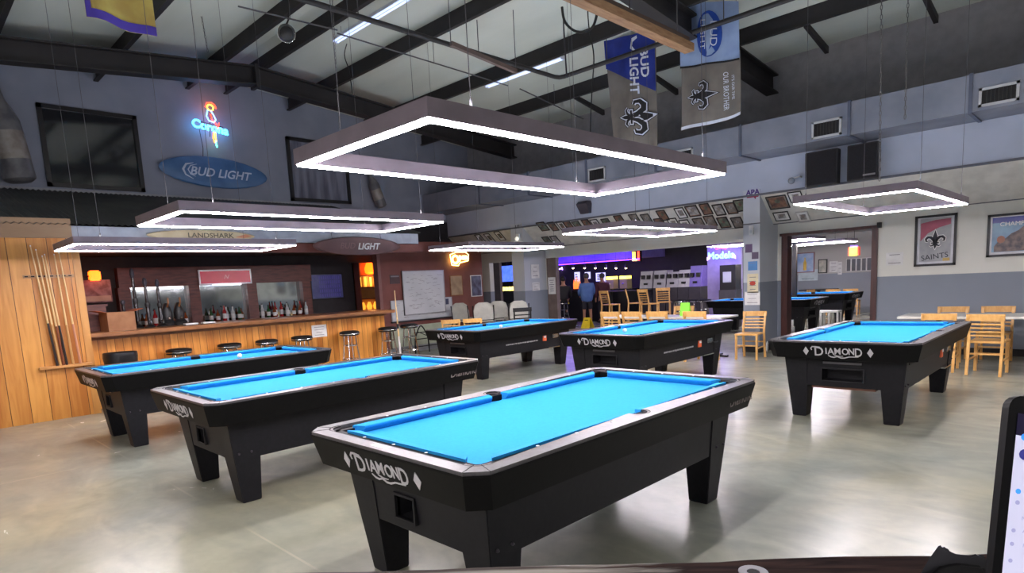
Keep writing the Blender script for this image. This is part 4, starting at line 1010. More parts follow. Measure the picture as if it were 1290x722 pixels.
# ------------------------------------------------------------------ brown wall with whiteboards
struct('wall_brown', MB().box((XW2-.15, 7.9, 0), (XW2, 11.02, 2.55)), brown_wall)
struct('trim_brown_wall', MB().box((XW2-.15, 7.84, 0), (XW2+.03, 7.92, 2.55)), mat('pinkish_trim', (134, 92, 88), .5))
struct('baseboard_brown_wall', MB().box((XW2, 8.0, 0), (XW2+.02, 11.0, .12)), mat('grey_baseboard', (140, 142, 146), .6))
wb = mat('whiteboard_face', (200, 202, 206), .22, rgb2=(190, 193, 198), scale=2)
def whiteboard(y0, y1, z0, z1, off, lab, scrib):
    t = empty('whiteboard', (XW2+off, (y0+y1)/2, (z0+z1)/2), 0, lab, 'whiteboard', 'whiteboards on the brown wall'); a, c_ = (y1-y0)/2, (z1-z0)/2
    MB().box((0, -a, -c_), (.015, a, c_)).build('board_face', wb, t)
    f = MB()
    for p_, q_ in (((-a, -c_), (a, -c_+.02)), ((-a, c_-.02), (a, c_)), ((-a, -c_), (-a+.02, c_)), ((a-.02, -c_), (a, c_))): f.box((0, p_[0], p_[1]), (.025, q_[0], q_[1]))
    f.build('board_frame', mat('aluminium_frame', (176, 178, 182), .35, .6), t)
    b = MB(); rr = random.Random(5)
    for k in range(scrib):
        y = rr.uniform(-a*.85, a*.7); z = rr.uniform(-c_*.8, c_*.85); pts = [(.0165, y+.02*i, z+rr.uniform(-.012, .012)) for i in range(rr.randint(3, 8))]; b.tube(pts, .003, 4)
    if scrib: b.build('handwriting', greyink, t)
    return t
t = whiteboard(8.12, 9.93, .74, 1.22, .0, 'wide low whiteboard partly behind the taller one on the brown wall', 14)
MB().box((.0, -.92, -.27), (.05, .92, -.24)).build('marker_tray', blackp, t)
MB().box((.016, .62, .06), (.018, .80, .2)).build('emblem_sticker', mat('navy_sticker', (60, 66, 96), .5), t)
whiteboard(8.47, 9.70, .86, 1.88, .03, 'tall square whiteboard covered in faint handwriting on the brown wall', 70)
# pale panel and black iron under the boards
t = empty('shuffleboard_panel', (XW2+.03, 9.0, 0), 0, 'pale green low panel on the wall under the whiteboards', 'panel')
MB().box((0, -.95, .12), (.04, 1.0, .62)).build('panel', mat('pale_green_panel', (176, 182, 160), .6, rgb2=(160, 168, 148)), t)
MB().box((.04, -.95, .12), (.06, 1.0, .15)).build('panel_rail', MATS['grey_baseboard'], t)
t = empty('iron_scroll_bench', (XW2+.45, 9.1, 0), 0, 'black wrought-iron bench frame with curved arms below the whiteboards', 'bench')
iron = mat('wrought_iron', (24, 24, 26), .45, .4)
for s in (-.5, .5):
    MB().tube(catm([Vector((.0, s-.2, 0)), Vector((0, s-.17, .35)), Vector((0, s, .62)), Vector((0, s+.17, .35)), Vector((0, s+.2, 0))]), .016, 6).build('arched_leg', iron, t, smooth=True)
for z in (.15, .32, .47): MB().tube([(0, -.7, z), (0, .7, z)], .012, 6).build('rail', iron, t)
MB().tube([(0, -.62, .5), (0, -.3, .36), (0, .1, .44), (0, .62, .5)], .01, 6).build('curved_rail', iron, t)
# posters on brown wall
for px0, py0, px1, py1, m, lb in ((566, 347, 583, 372, mat('tan_poster', (176, 150, 122), .6, rgb2=(150, 124, 100)), 'tan paper poster on the brown wall right of the whiteboard'), (592, 347, 607, 373, mat('grey_blue_poster', (110, 112, 136), .3, rgb2=(70, 66, 84), scale=8), 'glossy grey framed poster at the right end of the brown wall')):
    a_, b_ = at(px0, py0, 'X', XW2), at(px1, py1, 'X', XW2); c = (a_+b_)/2; t = empty('wall_poster', c, 0, lb, 'poster'); hw, hh = abs(b_.y-a_.y)/2, abs(a_.z-b_.z)/2
    MB().box((0, -hw, -hh), (.02, hw, hh)).build('poster_frame', white if px0 > 590 else pine_dark, t); MB().box((.02, -hw+.02, -hh+.02), (.023, hw-.02, hh-.02)).build('print', m, t)
p = at(497, 352, 'X', XW2); t = empty('wall_plaque', (XW2, p.y, p.z), 0, 'small dark plaque on the brown wall left of the whiteboard', 'plaque')
MB().box((0, -.13, -.1), (.02, .13, .1)).build('plaque_board', mat('dark_plaque', (78, 56, 60), .5), t); MB().box((.02, -.11, .05), (.022, .11, .08)).build('plaque_line', greyink, t)
# cue leaning at the bar end
a_, b_ = at(497, 366, 'X', -10.0), Vector((-9.85, 7.25, 0)); b_ = at(505, 452, 'X', -9.8)
b_.z = 0; d_ = a_-b_
t = empty('pool_cue', b_, 0, 'white-butted cue leaning against the right end of the bar', 'cue')
MB().tube([d_*0, d_*.4], [.02, .017], 8).build('butt', mat('white_cue_butt', (214, 208, 206), .35), t, smooth=True); MB().tube([d_*.4, d_], [.016, .008], 8).build('shaft', wood_shaft, t, smooth=True)
MB().tube([d_*.5, d_*.56], .022, 8).build('joint', blackp, t)

# grey-white padded chairs by the pillar
def make_padded():
    t = empty('padded_chair'); t['category'] = 'chair'; t['group'] = 'grey-white padded chairs by the pillar'
    fab = mat('off_white_upholstery', (196, 196, 186), .7, rgb2=(180, 180, 172))
    out = [(-.22, 0), (.22, 0), (.235, .25), (.19, .40), (.10, .45), (-.10, .45), (-.19, .40), (-.235, .25)]
    MB().prism(out, lambda x, y: Vector((x, .2+y*.12, .62+y)), lambda x, y: Vector((x*.96, .26+y*.12, .62+y))).build('backrest', fab, t, smooth=True)
    MB().box((-.23, -.22, .62), (.23, .2, .70)).build('seat', fab, t, bevel=.02)
    MB().tube([(-.24, .3, 1.0), (-.24, .26, .66), (.24, .26, .66), (.24, .3, 1.0)], .014, 6).build('back_frame', blackp, t)
    for sx in (-1, 1):
        for sy in (-1, 1): MB().tube([(sx*.2, sy*.18, .62), (sx*.25, sy*.25, 0)], .014, 6).build('leg', blackp, t)
    MB().tube([(-.23, -.22, .25), (.23, -.22, .25), (.23, .22, .25), (-.23, .22, .25), (-.23, -.22, .25)], .01, 6).build('foot_rail', blackp, t)
    return t
pr = make_padded()
for i, (px, dp, rz, lb) in enumerate(((587, 15.1, -2.9, 'padded chair furthest left by the brown wall, turned slightly sideways'), (608, 14.6, -2.3, 'padded chair second from the left, back towards the narrow opening'), (628, 15.1, -2.4, 'padded chair just left of the grey pillar'), (649, 14.5, -2.1, 'padded chair closest to the grey pillar base'))):
    d_ = FWD + RT*((px-645)/F) - UP*((380-PPY)/F); v_ = CAM + d_*dp; loc = (v_.x, v_.y, 0)
    if i == 0: pr.location = loc; pr.rotation_euler = (0, 0, rz); pr['label'] = lb
    else: dup(pr, loc, rz, lb)

# ------------------------------------------------------------------ pictures on the slanted header
SP0 = Vector((0, S0[0], S0[1])); sdir = Vector((0, S1[0]-S0[0], S1[1]-S0[1])).normalized(); SN = Vector((1, 0, 0)).cross(sdir).normalized()
if SN.y > 0: SN = -SN
random.seed(11)
mats_pic = [mat('dark_portrait', (78, 74, 72), .3, rgb2=(140, 130, 122), scale=9), mat('warm_portrait', (150, 110, 88), .3, rgb2=(80, 62, 58), scale=9), mat('pale_portrait', (190, 188, 184), .3, rgb2=(110, 108, 112), scale=11), mat('green_portrait', (120, 136, 112), .3, rgb2=(70, 74, 68), scale=9)]
ORD = ['first', 'second', 'third', 'fourth', 'fifth', 'sixth', 'seventh', 'eighth', 'ninth', 'tenth', 'eleventh', 'twelfth', 'thirteenth', 'fourteenth', 'fifteenth', 'sixteenth', 'seventeenth', 'eighteenth', 'nineteenth']
def photo(px, py, w_, h_, lb, pale=False, k=None):
    w_ *= 1.02; h_ *= 1.2
    c = at_plane(px, py, SP0, SN); t = empty('framed_photo', c+SN*.002, 0, lb, 'framed photo', 'framed photos on the slanted header')
    M = basis((0, 0, 0), (1, 0, 0), -sdir); a, b_ = w_/2, h_/2
    fm = mat('pale_photo_frame', (196, 194, 190), .5) if pale == 2 else frame_blk
    f = MB(); e = .012
    for p_, q_ in (((-a, -b_), (a, -b_+e)), ((-a, b_-e), (a, b_)), ((-a, -b_), (-a+e, b_)), ((a-e, -b_), (a, b_))): f.box((p_[0], p_[1], 0), (q_[0], q_[1], .018), M)
    f.build('photo_frame', fm, t)
    MB().box((-a+e, -b_+e, 0), (a-e, b_-e, .006), M).build('mount', paper if pale else mats_pic[random.randrange(2)], t)
    mg = .25 if pale else .12
    kk = random.randrange(4) if k is None else k
    MB().box((-a+w_*mg, -b_+h_*mg, .006), (a-w_*mg, b_-h_*mg, .008), M).build('photo_print', mats_pic[kk], t)
    hd = MB(); pts = [(w_*.14*math.cos(2*PI*q/12), h_*.08+h_*.15*math.sin(2*PI*q/12)) for q in range(12)]; hd.loft([[M@Vector((x, y, z)) for x, y in pts] for z in (.008, .0095)])
    hd.build('portrait_shape', mats_pic[(kk+2) % 4], t)
up_row = [(684, 285, .3), (697, 285), (708, 284), (717, 284), (728, 284), (740, 282), (751, 282), (765, 281), (781, 277), (800, 275.5), (815, 275.5), (835, 271), (858, 268), (873, 265.5, .3), (889.5, 263), (906, 264), (921, 262), (933, 258.5)]
for i, u in enumerate(up_row):
    photo(u[0], u[1], u[2]*.8 if len(u) > 2 else .19, .24, 'small framed photo in the upper row on the slanted header, %s right of the pillar' % ORD[i], pale=(i in (2, 6, 12)))
lo_row = [(690, 303), (700, 302), (832, 281), (849, 281), (864, 283), (881, 281), (895, 278), (912, 280), (929.5, 280)]
for i, (x, y) in enumerate(lo_row):
    photo(x, y, .20, .24, 'small framed photo in the lower row on the slanted header, %s right of the pillar' % ORD[i], pale=(i in (3, 4)))
for i, (x, y) in enumerate(((605.5, 300.5), (617, 299.5), (630, 297))):
    photo(x, y, .20, .27, 'pale framed photo left of the pillar on the slanted header, %s from the left' % ORD[i], pale=True)
for (x, y, w_, h_, pl, lb, k) in ((980, 254.5, .34, .26, False, 'tan certificate in a dark frame at the right of the column', 1), (1002.5, 247.5, .22, .2, True, 'small pale framed picture directly left of the speakers', 2), (985, 272, .26, .18, True, 'small framed picture below the tan certificate', 2), (1012, 273, .2, .22, 2, 'pale sheet picture above the doorway beside the column', 2)):
    photo(x, y, w_, h_, lb, pale=pl, k=k)

# ------------------------------------------------------------------ speakers on the upper right wall
def speaker(x0, x1, z0, z1, y1, dep, lb, slot):
    t = empty('loudspeaker', ((x0+x1)/2, y1, z0), 0, lb, 'loudspeaker', 'black loudspeakers on the wall'); a = (x1-x0)/2; h_ = z1-z0
    MB().box((-a, -dep, 0), (a, 0, h_)).build('speaker_cabinet', mat('black_speaker_vinyl', (34, 33, 36), .6), t, bevel=.008)
    MB().box((-a+.02, -dep-.008, .02), (a-.02, -dep+.002, h_-.02)).build('speaker_grille', mat('black_grille_cloth', (22, 21, 24), .9, rgb2=(30, 28, 32), scale=80), t)
    if slot: MB().box((a-.2, -dep-.012, .05), (a-.03, -dep-.006, .075)).build('badge', mat('grey_badge', (140, 138, 140), .4, .4), t)
    MB().box((-.03, 0, h_*.3), (.03, .08, h_*.6)).build('speaker_bracket', steel_blk, t)
speaker(-3.86, -3.37, 2.79, 3.33, 11.03, .16, 'black loudspeaker on the left of the wall pair beneath the duct', False)
speaker(-3.23, -2.80, 2.79, 3.33, 11.03, .16, 'black loudspeaker on the right of the wall pair, with a small grey badge', True)
p = at(735, 263, 'Y', 11.0); t = empty('loudspeaker', (p.x, 11.04, p.z-.1), 0, 'small black loudspeaker on the wall above the photo rows', 'loudspeaker', 'black loudspeakers on the wall')
MB().loft([[(-.12, 0, 0), (.12, 0, 0), (.12, .08, 0), (-.12, .08, 0)], [(-.14, -.12, .2), (.14, -.12, .2), (.14, .08, .2), (-.14, .08, .2)], [(-.12, -.06, .26), (.12, -.06, .26), (.12, .08, .26), (-.12, .08, .26)]]).build('speaker_cabinet', mat('dark_grey_speaker', (64, 60, 70), .5), t)
# small camera on wall left of speakers
p = at(997, 227, 'Y', 11.0)
t = empty('security_camera', (p.x, 11.12, p.z), 0, 'small round security camera on a white arm left of the speakers', 'camera')
MB().tube([(.12, 0, .04), (.12, -.08, .05), (0, -.12, .02)], .012, 6).build('camera_arm', white, t); MB().sphere((0, -.12, -.01), .055, 12).build('camera_dome', mat('smoked_dome', (140, 146, 156), .15), t, smooth=True)
# bottle-shaped banners on the left wall
def bottle_banner(cx, cz, h_, lb, tilt):
    c = Vector((XL+.02, cx, cz)); t = empty('inflatable_bottle', c, 0, lb, 'inflatable bottle', 'inflatable bottles on the upper wall')
    Mx = Matrix.Rotation(tilt, 4, 'X'); r_ = h_*.13
    b = MB().lathe([(r_*.7, -h_*.5), (r_, -h_*.47), (r_, .05*h_), (r_*.45, .25*h_), (r_*.38, .42*h_)], (r_*1.05, 0, 0), 14); b.xform(Mx); b.build('bottle_body', mat('smoky_grey_vinyl', (112, 112, 114), .35, rgb2=(84, 84, 88), scale=5), t, smooth=True)
    b = MB().lathe([(r_*.42, .42*h_), (r_*.45, .5*h_), (r_*.3, .5*h_)], (r_*1.05, 0, 0), 14); b.xform(Mx); b.build('bottle_cap', mat('dark_cap', (52, 50, 54), .4), t, smooth=True)
    b = MB().lathe([(r_*1.02, -h_*.3), (r_*1.02, -h_*.05)], (r_*1.05, 0, 0), 14, caps=False); b.xform(Mx); b.build('label_wrap', mat('faded_label', (146, 142, 136), .5, rgb2=(120, 112, 104)), t, smooth=True)
bottle_banner(1.78, 4.4, 1.75, 'grey inflatable bottle on the upper wall at the far left edge', .12)
bottle_banner(8.78, 3.95, 1.0, 'small grey inflatable bottle right of the second dark window', .35)
# posters, papers on right wall
def framed(name, x0, x1, z0, z1, lb, fr_=.035):
    t = empty(name, ((x0+x1)/2, YR, (z0+z1)/2), 0, lb, 'framed poster', 'large framed posters on the right wall'); a, c_ = (x1-x0)/2, (z1-z0)/2; f = MB()
    for p_, q_ in (((-a, -c_), (a, -c_+fr_)), ((-a, c_-fr_), (a, c_)), ((-a, -c_), (-a+fr_, c_)), ((a-fr_, -c_), (a, c_))): f.box((p_[0], 0, p_[1]), (q_[0], -.03, q_[1]))
    f.build('poster_frame', frame_blk, t); return t, a, c_
t, a, c_ = framed('framed_poster', -2.50, -1.94, 1.41, 2.21, 'framed silver poster with a fleur-de-lis on the right wall')
MB().box((-a+.03, 0, -c_+.03), (a-.03, -.01, c_-.03)).build('poster_mat', mat('white_mat', (206, 208, 214), .25), t)
MB().box((-a+.07, -.01, -c_+.07), (a-.07, -.013, c_-.05)).build('poster_print', mat('silver_print', (168, 170, 172), .3, rgb2=(150, 152, 156), scale=5), t)
M = basis((0, -.0145, -.02), EXR, UPZ)
b = MB(); q = [(-.2, .30), (.0, .34), (.2, .35), (.2, .26), (.05, .22), (-.1, .14), (-.2, .02)]; b.loft([[M@Vector((x, y, -.001)) for x, y in q], [M@Vector((x, y, .001)) for x, y in q]]); b.build('poster_ribbon', mat('dusty_red_print', (170, 84, 104), .4), t)
polys(MB(), fleur(.04), M@Matrix.Translation((0, -.0, 0)), .27, .0025).build('fleur_outline', white, t)
polys(MB(), fleur(0), M@Matrix.Translation((0, -.0, 0)), .27, .004).build('fleur_emblem', ink, t)
lettering('poster_lettering', 'SAINTS', .115, M@Matrix.Translation((0, -.235, .003))@Matrix.Rotation(.12, 4, 'Z'), ink, t, extrude=.0005)
MB().box((.11, -.0125, -c_+.07), (.2, -.0145, -c_+.12)).build('poster_patch', mat('gold_patch', (190, 160, 90), .4), t)
t, a, c_ = framed('framed_poster', -1.56, -.82, 1.50, 2.13, 'framed blue photo poster at the right edge of the wall')
MB().box((-a+.03, 0, -c_+.03), (a-.03, -.01, c_-.03)).build('poster_mat', MATS['white_mat'], t)
MB().box((-a+.06, -.01, -c_+.07), (a-.06, -.013, c_-.05)).build('poster_print', mat('blue_sky_print', (120, 160, 186), .3, rgb2=(90, 120, 150), scale=4), t)
MB().box((-a+.06, -.012, c_-.13), (a-.06, -.0145, c_-.05)).build('poster_band', mat('royal_blue_print', (50, 60, 150), .3), t)
M = basis((0, -.0145, 0), EXR, UPZ)
b = MB(); q = [(-.28, -.24), (.28, -.24), (.28, -.02), (.16, .04), (.06, .12), (0, .06), (-.08, .02), (-.16, -.06), (-.24, -.1), (-.28, -.16)]; b.loft([[M@Vector((x, y, 0)) for x, y in q], [M@Vector((x, y, .0015)) for x, y in q]]); b.build('poster_scene', mat('charcoal_print', (78, 72, 76), .4, rgb2=(130, 110, 104), scale=14), t)
b = MB(); q = [(-.2+.05*math.cos(k*PI/6), -.06+.055*math.sin(k*PI/6)) for k in range(12)]; b.loft([[M@Vector((x, y, .0015)) for x, y in q], [M@Vector((x, y, .003)) for x, y in q]]); b.build('poster_head', mat('skin_print', (170, 120, 100), .5), t)
lettering('poster_lettering', 'CHAMPIONS', .085, M@Matrix.Translation((.02, .16, .001)), white, t, extrude=.0005)
sheet_paper('paper_notice', Vector((-2.78, YR, 1.555)), EXR, UPZ, .25, .21, 'white paper notice on the wall between doorway and fleur poster', lines=2, dark=ink)
# column notices
for (px, py, w_, h_, m, lb, ln) in ((943, 313, .13, .15, mat('purple_card', (92, 72, 110), .5), 'dark purple card highest on the column', 0), (951, 322, .12, .12, mat('plum_card', (84, 70, 96), .5), 'plum card below and right of the purple card on the column', 0), (948, 335, .17, .16, mat('blue_card', (70, 130, 190), .5), 'blue card on the column', 1), (948, 357, .2, .34, mat('cream_card', (214, 204, 170), .6), 'cream notice with a red oval on the column', 4), (947.5, 376, .28, .24, paper, 'white paper notice lowest on the column', 3)):
    p = at(px, py, 'Y', 11.09)
    t = sheet_paper('column_notice', Vector((p.x, 11.10, p.z)), EXR, UPZ, w_, h_, lb, lines=ln, m=m, group='notices on the column', dark=greyink)
    if h_ == .34: b = MB().lathe([(.001, 0), (.055, 0), (.055, .002), (.001, .002)], n=16); b.xform(basis((0, -.006, 0), EXR, UPZ)@Matrix.Diagonal((1, .7, 1, 1))); b.build('red_oval', mat('red_oval', (190, 60, 44), .5), t)
p = at(948, 244, 'Y', 11.09); t = empty('league_sign', (p.x, 11.10, p.z), 0, 'purple and red three-letter league logo on the column', 'sign', 'league logos')
M = basis((0, -.004, 0), EXR, UPZ); lettering('sign_lettering', 'APA', .13, M@Matrix.Translation((0, .02, 0)), mat('apa_purple', (70, 40, 120), .5), t, extrude=.003, outline=.004)
b = MB(); q = [(-.11, -.045), (.11, -.045), (.10, -.065), (.06, -.065), (.05, -.1), (.02, -.065), (-.1, -.065)]; b.loft([[M@Vector((x, y, -.003)) for x, y in q], [M@Vector((x, y, .003)) for x, y in q]]); b.build('sign_swoosh', mat('apa_red', (150, 36, 70), .5), t)
p = at(651.5, 286, 'Y', 11.09); t = empty('league_sign', (p.x, 11.10, p.z), 0, 'small dark logo high on the left pillar', 'sign', 'league logos')
M = basis((0, -.004, 0), EXR, UPZ); lettering('sign_lettering', 'U2', .12, M, ink, t, extrude=.003)
p = at(947, 290, 'Y', 11.09); t = empty('emergency_light', (p.x, 11.10, p.z), 0, 'small white wall box on the column below the league logo', 'wall box')
MB().box((-.04, -.05, -.08), (.04, 0, .08)).build('box_body', white, t, bevel=.006); MB().box((-.02, -.055, -.06), (.02, -.048, .0)).build('box_lens', mat('clear_lens', (220, 224, 228), .1), t)
p = at(651, 300, 'Y', 11.05); t = empty('wall_lamp', (p.x, 11.10, p.z), 0, 'small white lamp on the left pillar below its logo', 'lamp')
MB().box((-.06, -.03, .02), (.06, 0, .1)).build('lamp_base', white, t); MB().sphere((0, -.05, -.02), .05, 10).build('lamp_bulb', mat('dim_bulb', (230, 226, 214), .3, emit=.6), t, smooth=True)
for (px, py, w_, h_, lb, ln) in ((674, 342, .3, .34, 'white notice with a round emblem on the grey pillar', 3), (675, 361, .28, .2, 'small white notice lower on the grey pillar', 3)):
    p = at(px, py, 'X', -10.47); sheet_paper('pillar_notice', Vector((-10.468, p.y, p.z)), EXL, UPZ, w_, h_, lb, lines=ln, dark=greyink)
p = at(691, 358, 'Y', 11.95)
struct('trim_opening_post', MB().box((-10.47, 11.92, 0), (-10.17, 12.04, 2.05)), mat('brown_grey_post', (112, 98, 92), .6, rgb2=(98, 84, 78)))
sheet_paper('pillar_notice', Vector((-10.32, 11.918, 1.36)), EXR, UPZ, .24, .42, 'tall white notice on the brown post beside the grey pillar', lines=6, dark=greyink)

# ------------------------------------------------------------------ doorway frame
dw = mat('dark_walnut_jamb', (84, 48, 44), .4, rgb2=(64, 38, 36), scale=5, stretch=(4, 4, .6)); 
struct('door_1', MB().box((DX0-.02, YR-.03, 0), (DX0+.09, YR+.18, DZ)).box((DX0-.05, YR-.04, DZ-.0), (DX1+.06, YR+.18, DZ+.05)).box((DX1-.04, YR-.03, 0), (DX1+.05, YR+.18, DZ)), dw)
struct('trim_door_1', MB().box((DX1+.05, YR-.1, DZ+.0), (DX1+.10, YR, DZ+.09)), blackp)

# ------------------------------------------------------------------ cafe chairs and tables
def make_chair(H_=.79, seat=.44, rear=True):
    t = empty('ladderback_chair'); t['category'] = 'chair'
    MB().prism([(-.19, -.20), (.19, -.20), (.175, .19), (-.175, .19)], lambda x, y: Vector((x, y, seat-.03)), lambda x, y: Vector((x, y, seat))).build('seat', chairwood, t, bevel=.006)
    for s in (-1, 1):
        MB().loft([[(s*.175-.016+dx, .18+dy+yy, z) for dx, dy in ((0, 0), (.032, 0), (.032, .032), (0, .032))] for yy, z in ((.06, 0), (.0, seat-.02), (.01, seat+.08), (.075, H_-.02))]).build('rear_leg', chairwood, t)
        MB().loft([[(s*.17-.016+dx, -.19+dy, z) for dx, dy in ((0, 0), (.032, 0), (.032, .032), (0, .032))] for z in (0, seat-.03)]).build('front_leg', chairwood, t)
        MB().box((s*.172-.009, -.16, seat*.42), (s*.172+.009, .2, seat*.42+.02)).build('side_stretcher', chairwood, t)
    MB().box((-.16, -.185, seat*.52), (.16, -.165, seat*.52+.02)).build('front_stretcher', chairwood, t)
    MB().box((-.16, .195, seat*.6), (.16, .212, seat*.6+.02)).build('rear_stretcher', chairwood, t)
    def yy(z): return .01+.065*(z-seat-.08)/(H_-.02-seat-.08)
    n = 6
    def slat(z0, z1, nm, wd=.165):
        rg = []
        for k in range(n+1):
            x = -wd+2*wd*k/n; cv = .02*(1-(x/wd)**2); y0 = .185+yy((z0+z1)/2)+cv
            rg.append([(x, y0, z0), (x, y0+.012, z0), (x, y0+.012+.004, z1), (x, y0+.004, z1)])
        MB().loft(rg).build(nm, chairwood, t)
    slat(H_-.085, H_, 'top_rail', .20)
    sp_ = (H_-.09-seat-.06)/4
    for k in range(4): z = seat+.06+sp_*k; slat(z, z+.022, 'slat')
    return t
# right-hand table
t = empty('cafe_table', (-.35, 10.62, 0), 0, 'long white-topped cafe table at the right against the grey wall', 'table')
ttop = mat('white_laminate_top', (214, 214, 206), .35)
MB().box((-2.0, -.34, .685), (2.0, .34, .72)).build('table_top', ttop, t, bevel=.004)
for x in (-1.55, 0, 1.55):
    MB().tube([(x, 0, .02), (x, 0, .69)], .035, 10).build('pedestal', iron, t); MB().box((x-.25, -.03, 0), (x+.25, .03, .03)).box((x-.03, -.28, 0), (x+.03, .28, .028)).build('pedestal_foot', iron, t)
ch = make_chair(); G = 'ladderback chairs at the right-hand table'
def rear_target(px, py, h_=.79):
    return at(px, py, 'Z', h_)
spots = [(-1.24, 10.02, PI-.06, 'honey-coloured ladderback chair facing the table, fully visible right of the last pool table'),
         (-1.78, 10.15, PI+.03, 'ladderback chair at the table with only its top showing behind the rightmost pool table'),
         (-.62, 10.10, PI, 'ladderback chair at the right edge of the photo, mostly cut off'),
         (-1.86, 11.12, .0, 'ladderback chair on the wall side of the table, leftmost'), (-1.32, 11.12, 0, 'ladderback chair on the wall side of the table, second from left'), (-.76, 11.12, 0, 'ladderback chair on the wall side of the table, third from left')]
for i, (x, y, rz, lb) in enumerate(spots):
    if i == 0: ch.location = (x, y, 0); ch.rotation_euler = (0, 0, rz); ch['label'] = lb; ch['group'] = G
    else: dup(ch, (x, y, 0), rz, lb, G)
# table and chairs around the column
t = empty('cafe_table', (-5.9, 10.35, 0), 0, 'pale lilac-lit cafe table behind the middle back pool table', 'table')
MB().box((-1.5, -.33, .69), (1.0, .33, .72)).build('table_top', ttop, t, bevel=.004)
for x in (-1.1, .7):
    MB().tube([(x, 0, .02), (x, 0, .69)], .03, 10).build('pedestal', chrome, t); MB().box((x-.25, -.03, 0), (x+.25, .03, .03)).box((x-.03, -.28, 0), (x+.03, .28, .028)).build('pedestal_foot', iron, t)
G2 = 'ladderback chairs behind the middle pool table'
dup(ch, (-4.52, 10.28, 0), PI/2*.0+.1+PI*0, 'honey ladderback chair in front of the notice-covered column', G2)
for px, lb in ((779, 'ladderback chair top showing behind the pool table rail, leftmost'), (806, 'ladderback chair top behind the pool table rail, second from left'), (838, 'ladderback chair top behind the pool table rail, third from left'), (853, 'ladderback chair top behind the pool table rail, fourth from left'), (885, 'ladderback chair top behind the pool table rail, rightmost')):
    q = at(px, 394, 'Z', .79); Y = 9.75 if px != 853 else 10.85; q = at(px, 390, 'Y', Y)
    c_ = dup(ch, (q.x, Y, 0), PI-.05 if Y < 10 else 0, lb, G2); c_.scale = (1.1, 1.0, 1.09)
for px, lb in ((568, 'wooden chair top behind the back-left pool table, left one'), (595, 'wooden chair top behind the back-left pool table, right one')):
    d_ = FWD + RT*((px-645)/F) - UP*((400-PPY)/F); q = CAM + d_*13.2; dup(ch, (q.x, q.y, 0), -2.3, lb, 'wooden chairs behind the back-left pool table')
_cw = chairwood; chairwood = blackp; bc = make_chair(.95, .5); chairwood = _cw
q = at(638, 390, 'Z', .95); bc.location = (-9.35, 9.75, 0); bc.rotation_euler = (0, 0, -2.3); bc['label'] = 'black slat-back chair in front of the pale padded chairs by the pillar'
# green card on the table
p = at(863, 381, 'Y', 10.4); t = empty('menu_card', (p.x, 10.4, .72), 0, 'bright green card standing on the pale cafe table', 'card')
MB().loft([[(-.09, -.04, 0), (.09, -.04, 0), (.09, -.037, 0), (-.09, -.037, 0)], [(-.09, 0, .24), (.09, 0, .24), (.09, .003, .24), (-.09, .003, .24)]]).build('card_front', mat('lime_green_card', (130, 220, 60), .5, emit=.15), t)
MB().loft([[(-.09, .05, 0), (.09, .05, 0), (.09, .053, 0), (-.09, .053, 0)], [(-.09, .003, .24), (.09, .003, .24), (.09, .006, .24), (-.09, .006, .24)]]).build('card_back', MATS['lime_green_card'], t)

# ------------------------------------------------------------------ games room behind the wide opening
YB = 19.6
dkw = mat('dark_purple_grey_wall', (46, 43, 48), .8); lt2 = two_tone('side_room_walls', (140, 146, 156), (182, 180, 176), 1.25)
struct('wall_games_back', MB().box((-20, YB, 0), (-8.35, YB+.15, 2.5)), dkw)
struct('wall_games_left', MB().box((-20.15, 12.2, 0), (-20, YB, 2.5)), dkw)
struct('wall_side_back', MB().box((-8.35, 21.6, 0), (EX, 21.75, 2.6)), lt2)
struct('wall_side_left', MB().box((-8.5, 19.75, 0), (-8.35, 21.6, 2.6)), lt2)
struct('wall_side_right', MB().box((1.5, 12.2, 0), (1.65, 21.6, 2.6)), lt2)
struct('ceiling_games', MB().box((-20.1, 12.05, 2.5), (-8.35, YB+.1, 2.6)), mat('dark_tile_ceiling', (70, 66, 72), .8))
struct('ceiling_side', MB().box((-8.35, 12.05, 2.5), (1.6, 21.7, 2.6)), mat('pale_tile_ceiling', (186, 184, 184), .8))
struct('floor_games', MB().box((-20, 12.2, .0), (-16.31, YB, .0)), None) if False else None
# bar soffit with purple strip light
uv = mat('violet_led', (90, 40, 255), .4, emit=9, ergb=(80, 30, 255))
t = empty('games_bar_canopy', (-13.2, 18.0, 0), 0, 'bar canopy washed in violet light in the far games room', 'canopy')
MB().box((-2.9, 0, 2.12), (1.6, 1.5, 2.5)).build('canopy_box', mat('violet_lit_panel', (140, 124, 200), .6), t)  # violet wash of the strip is also put into the panel colour
MB().box((-2.9, -.16, 2.04), (1.6, -.02, 2.07)).build('violet_strip', uv, t)
for s in (-2.8, 1.5): MB().box((s-.03, -.16, 2.04), (s+.03, .0, 2.5)).build('canopy_bracket', blackp, t)
lamp('violet_wash', (-12.5, 17.5, 1.95), 14, (.25, .1, 1), .3); lamp('violet_wash', (-14.5, 17.5, 1.95), 10, (.25, .1, 1), .3)
t = empty('games_bar_counter', (-13.2, 17.6, 0), 0, 'dark bar counter in the far games room', 'bar')
MB().box((-3.0, -.1, 0), (1.7, .0, 1.05)).build('counter_front', mat('black_counter_front', (30, 28, 34), .5), t); MB().box((-3.0, -.25, 1.05), (1.7, .45, 1.1)).build('counter_top', mat('black_counter_top', (40, 38, 44), .25), t)
lamp('games_room_fill', (-10.0, 14.2, 2.35), 55, (1, .95, .95), .3)  # fill lamps added to brighten the games room, no fixture behind them
lamp('games_room_fill', (-13.5, 14.0, 2.35), 30, (1, .9, .85), .3)
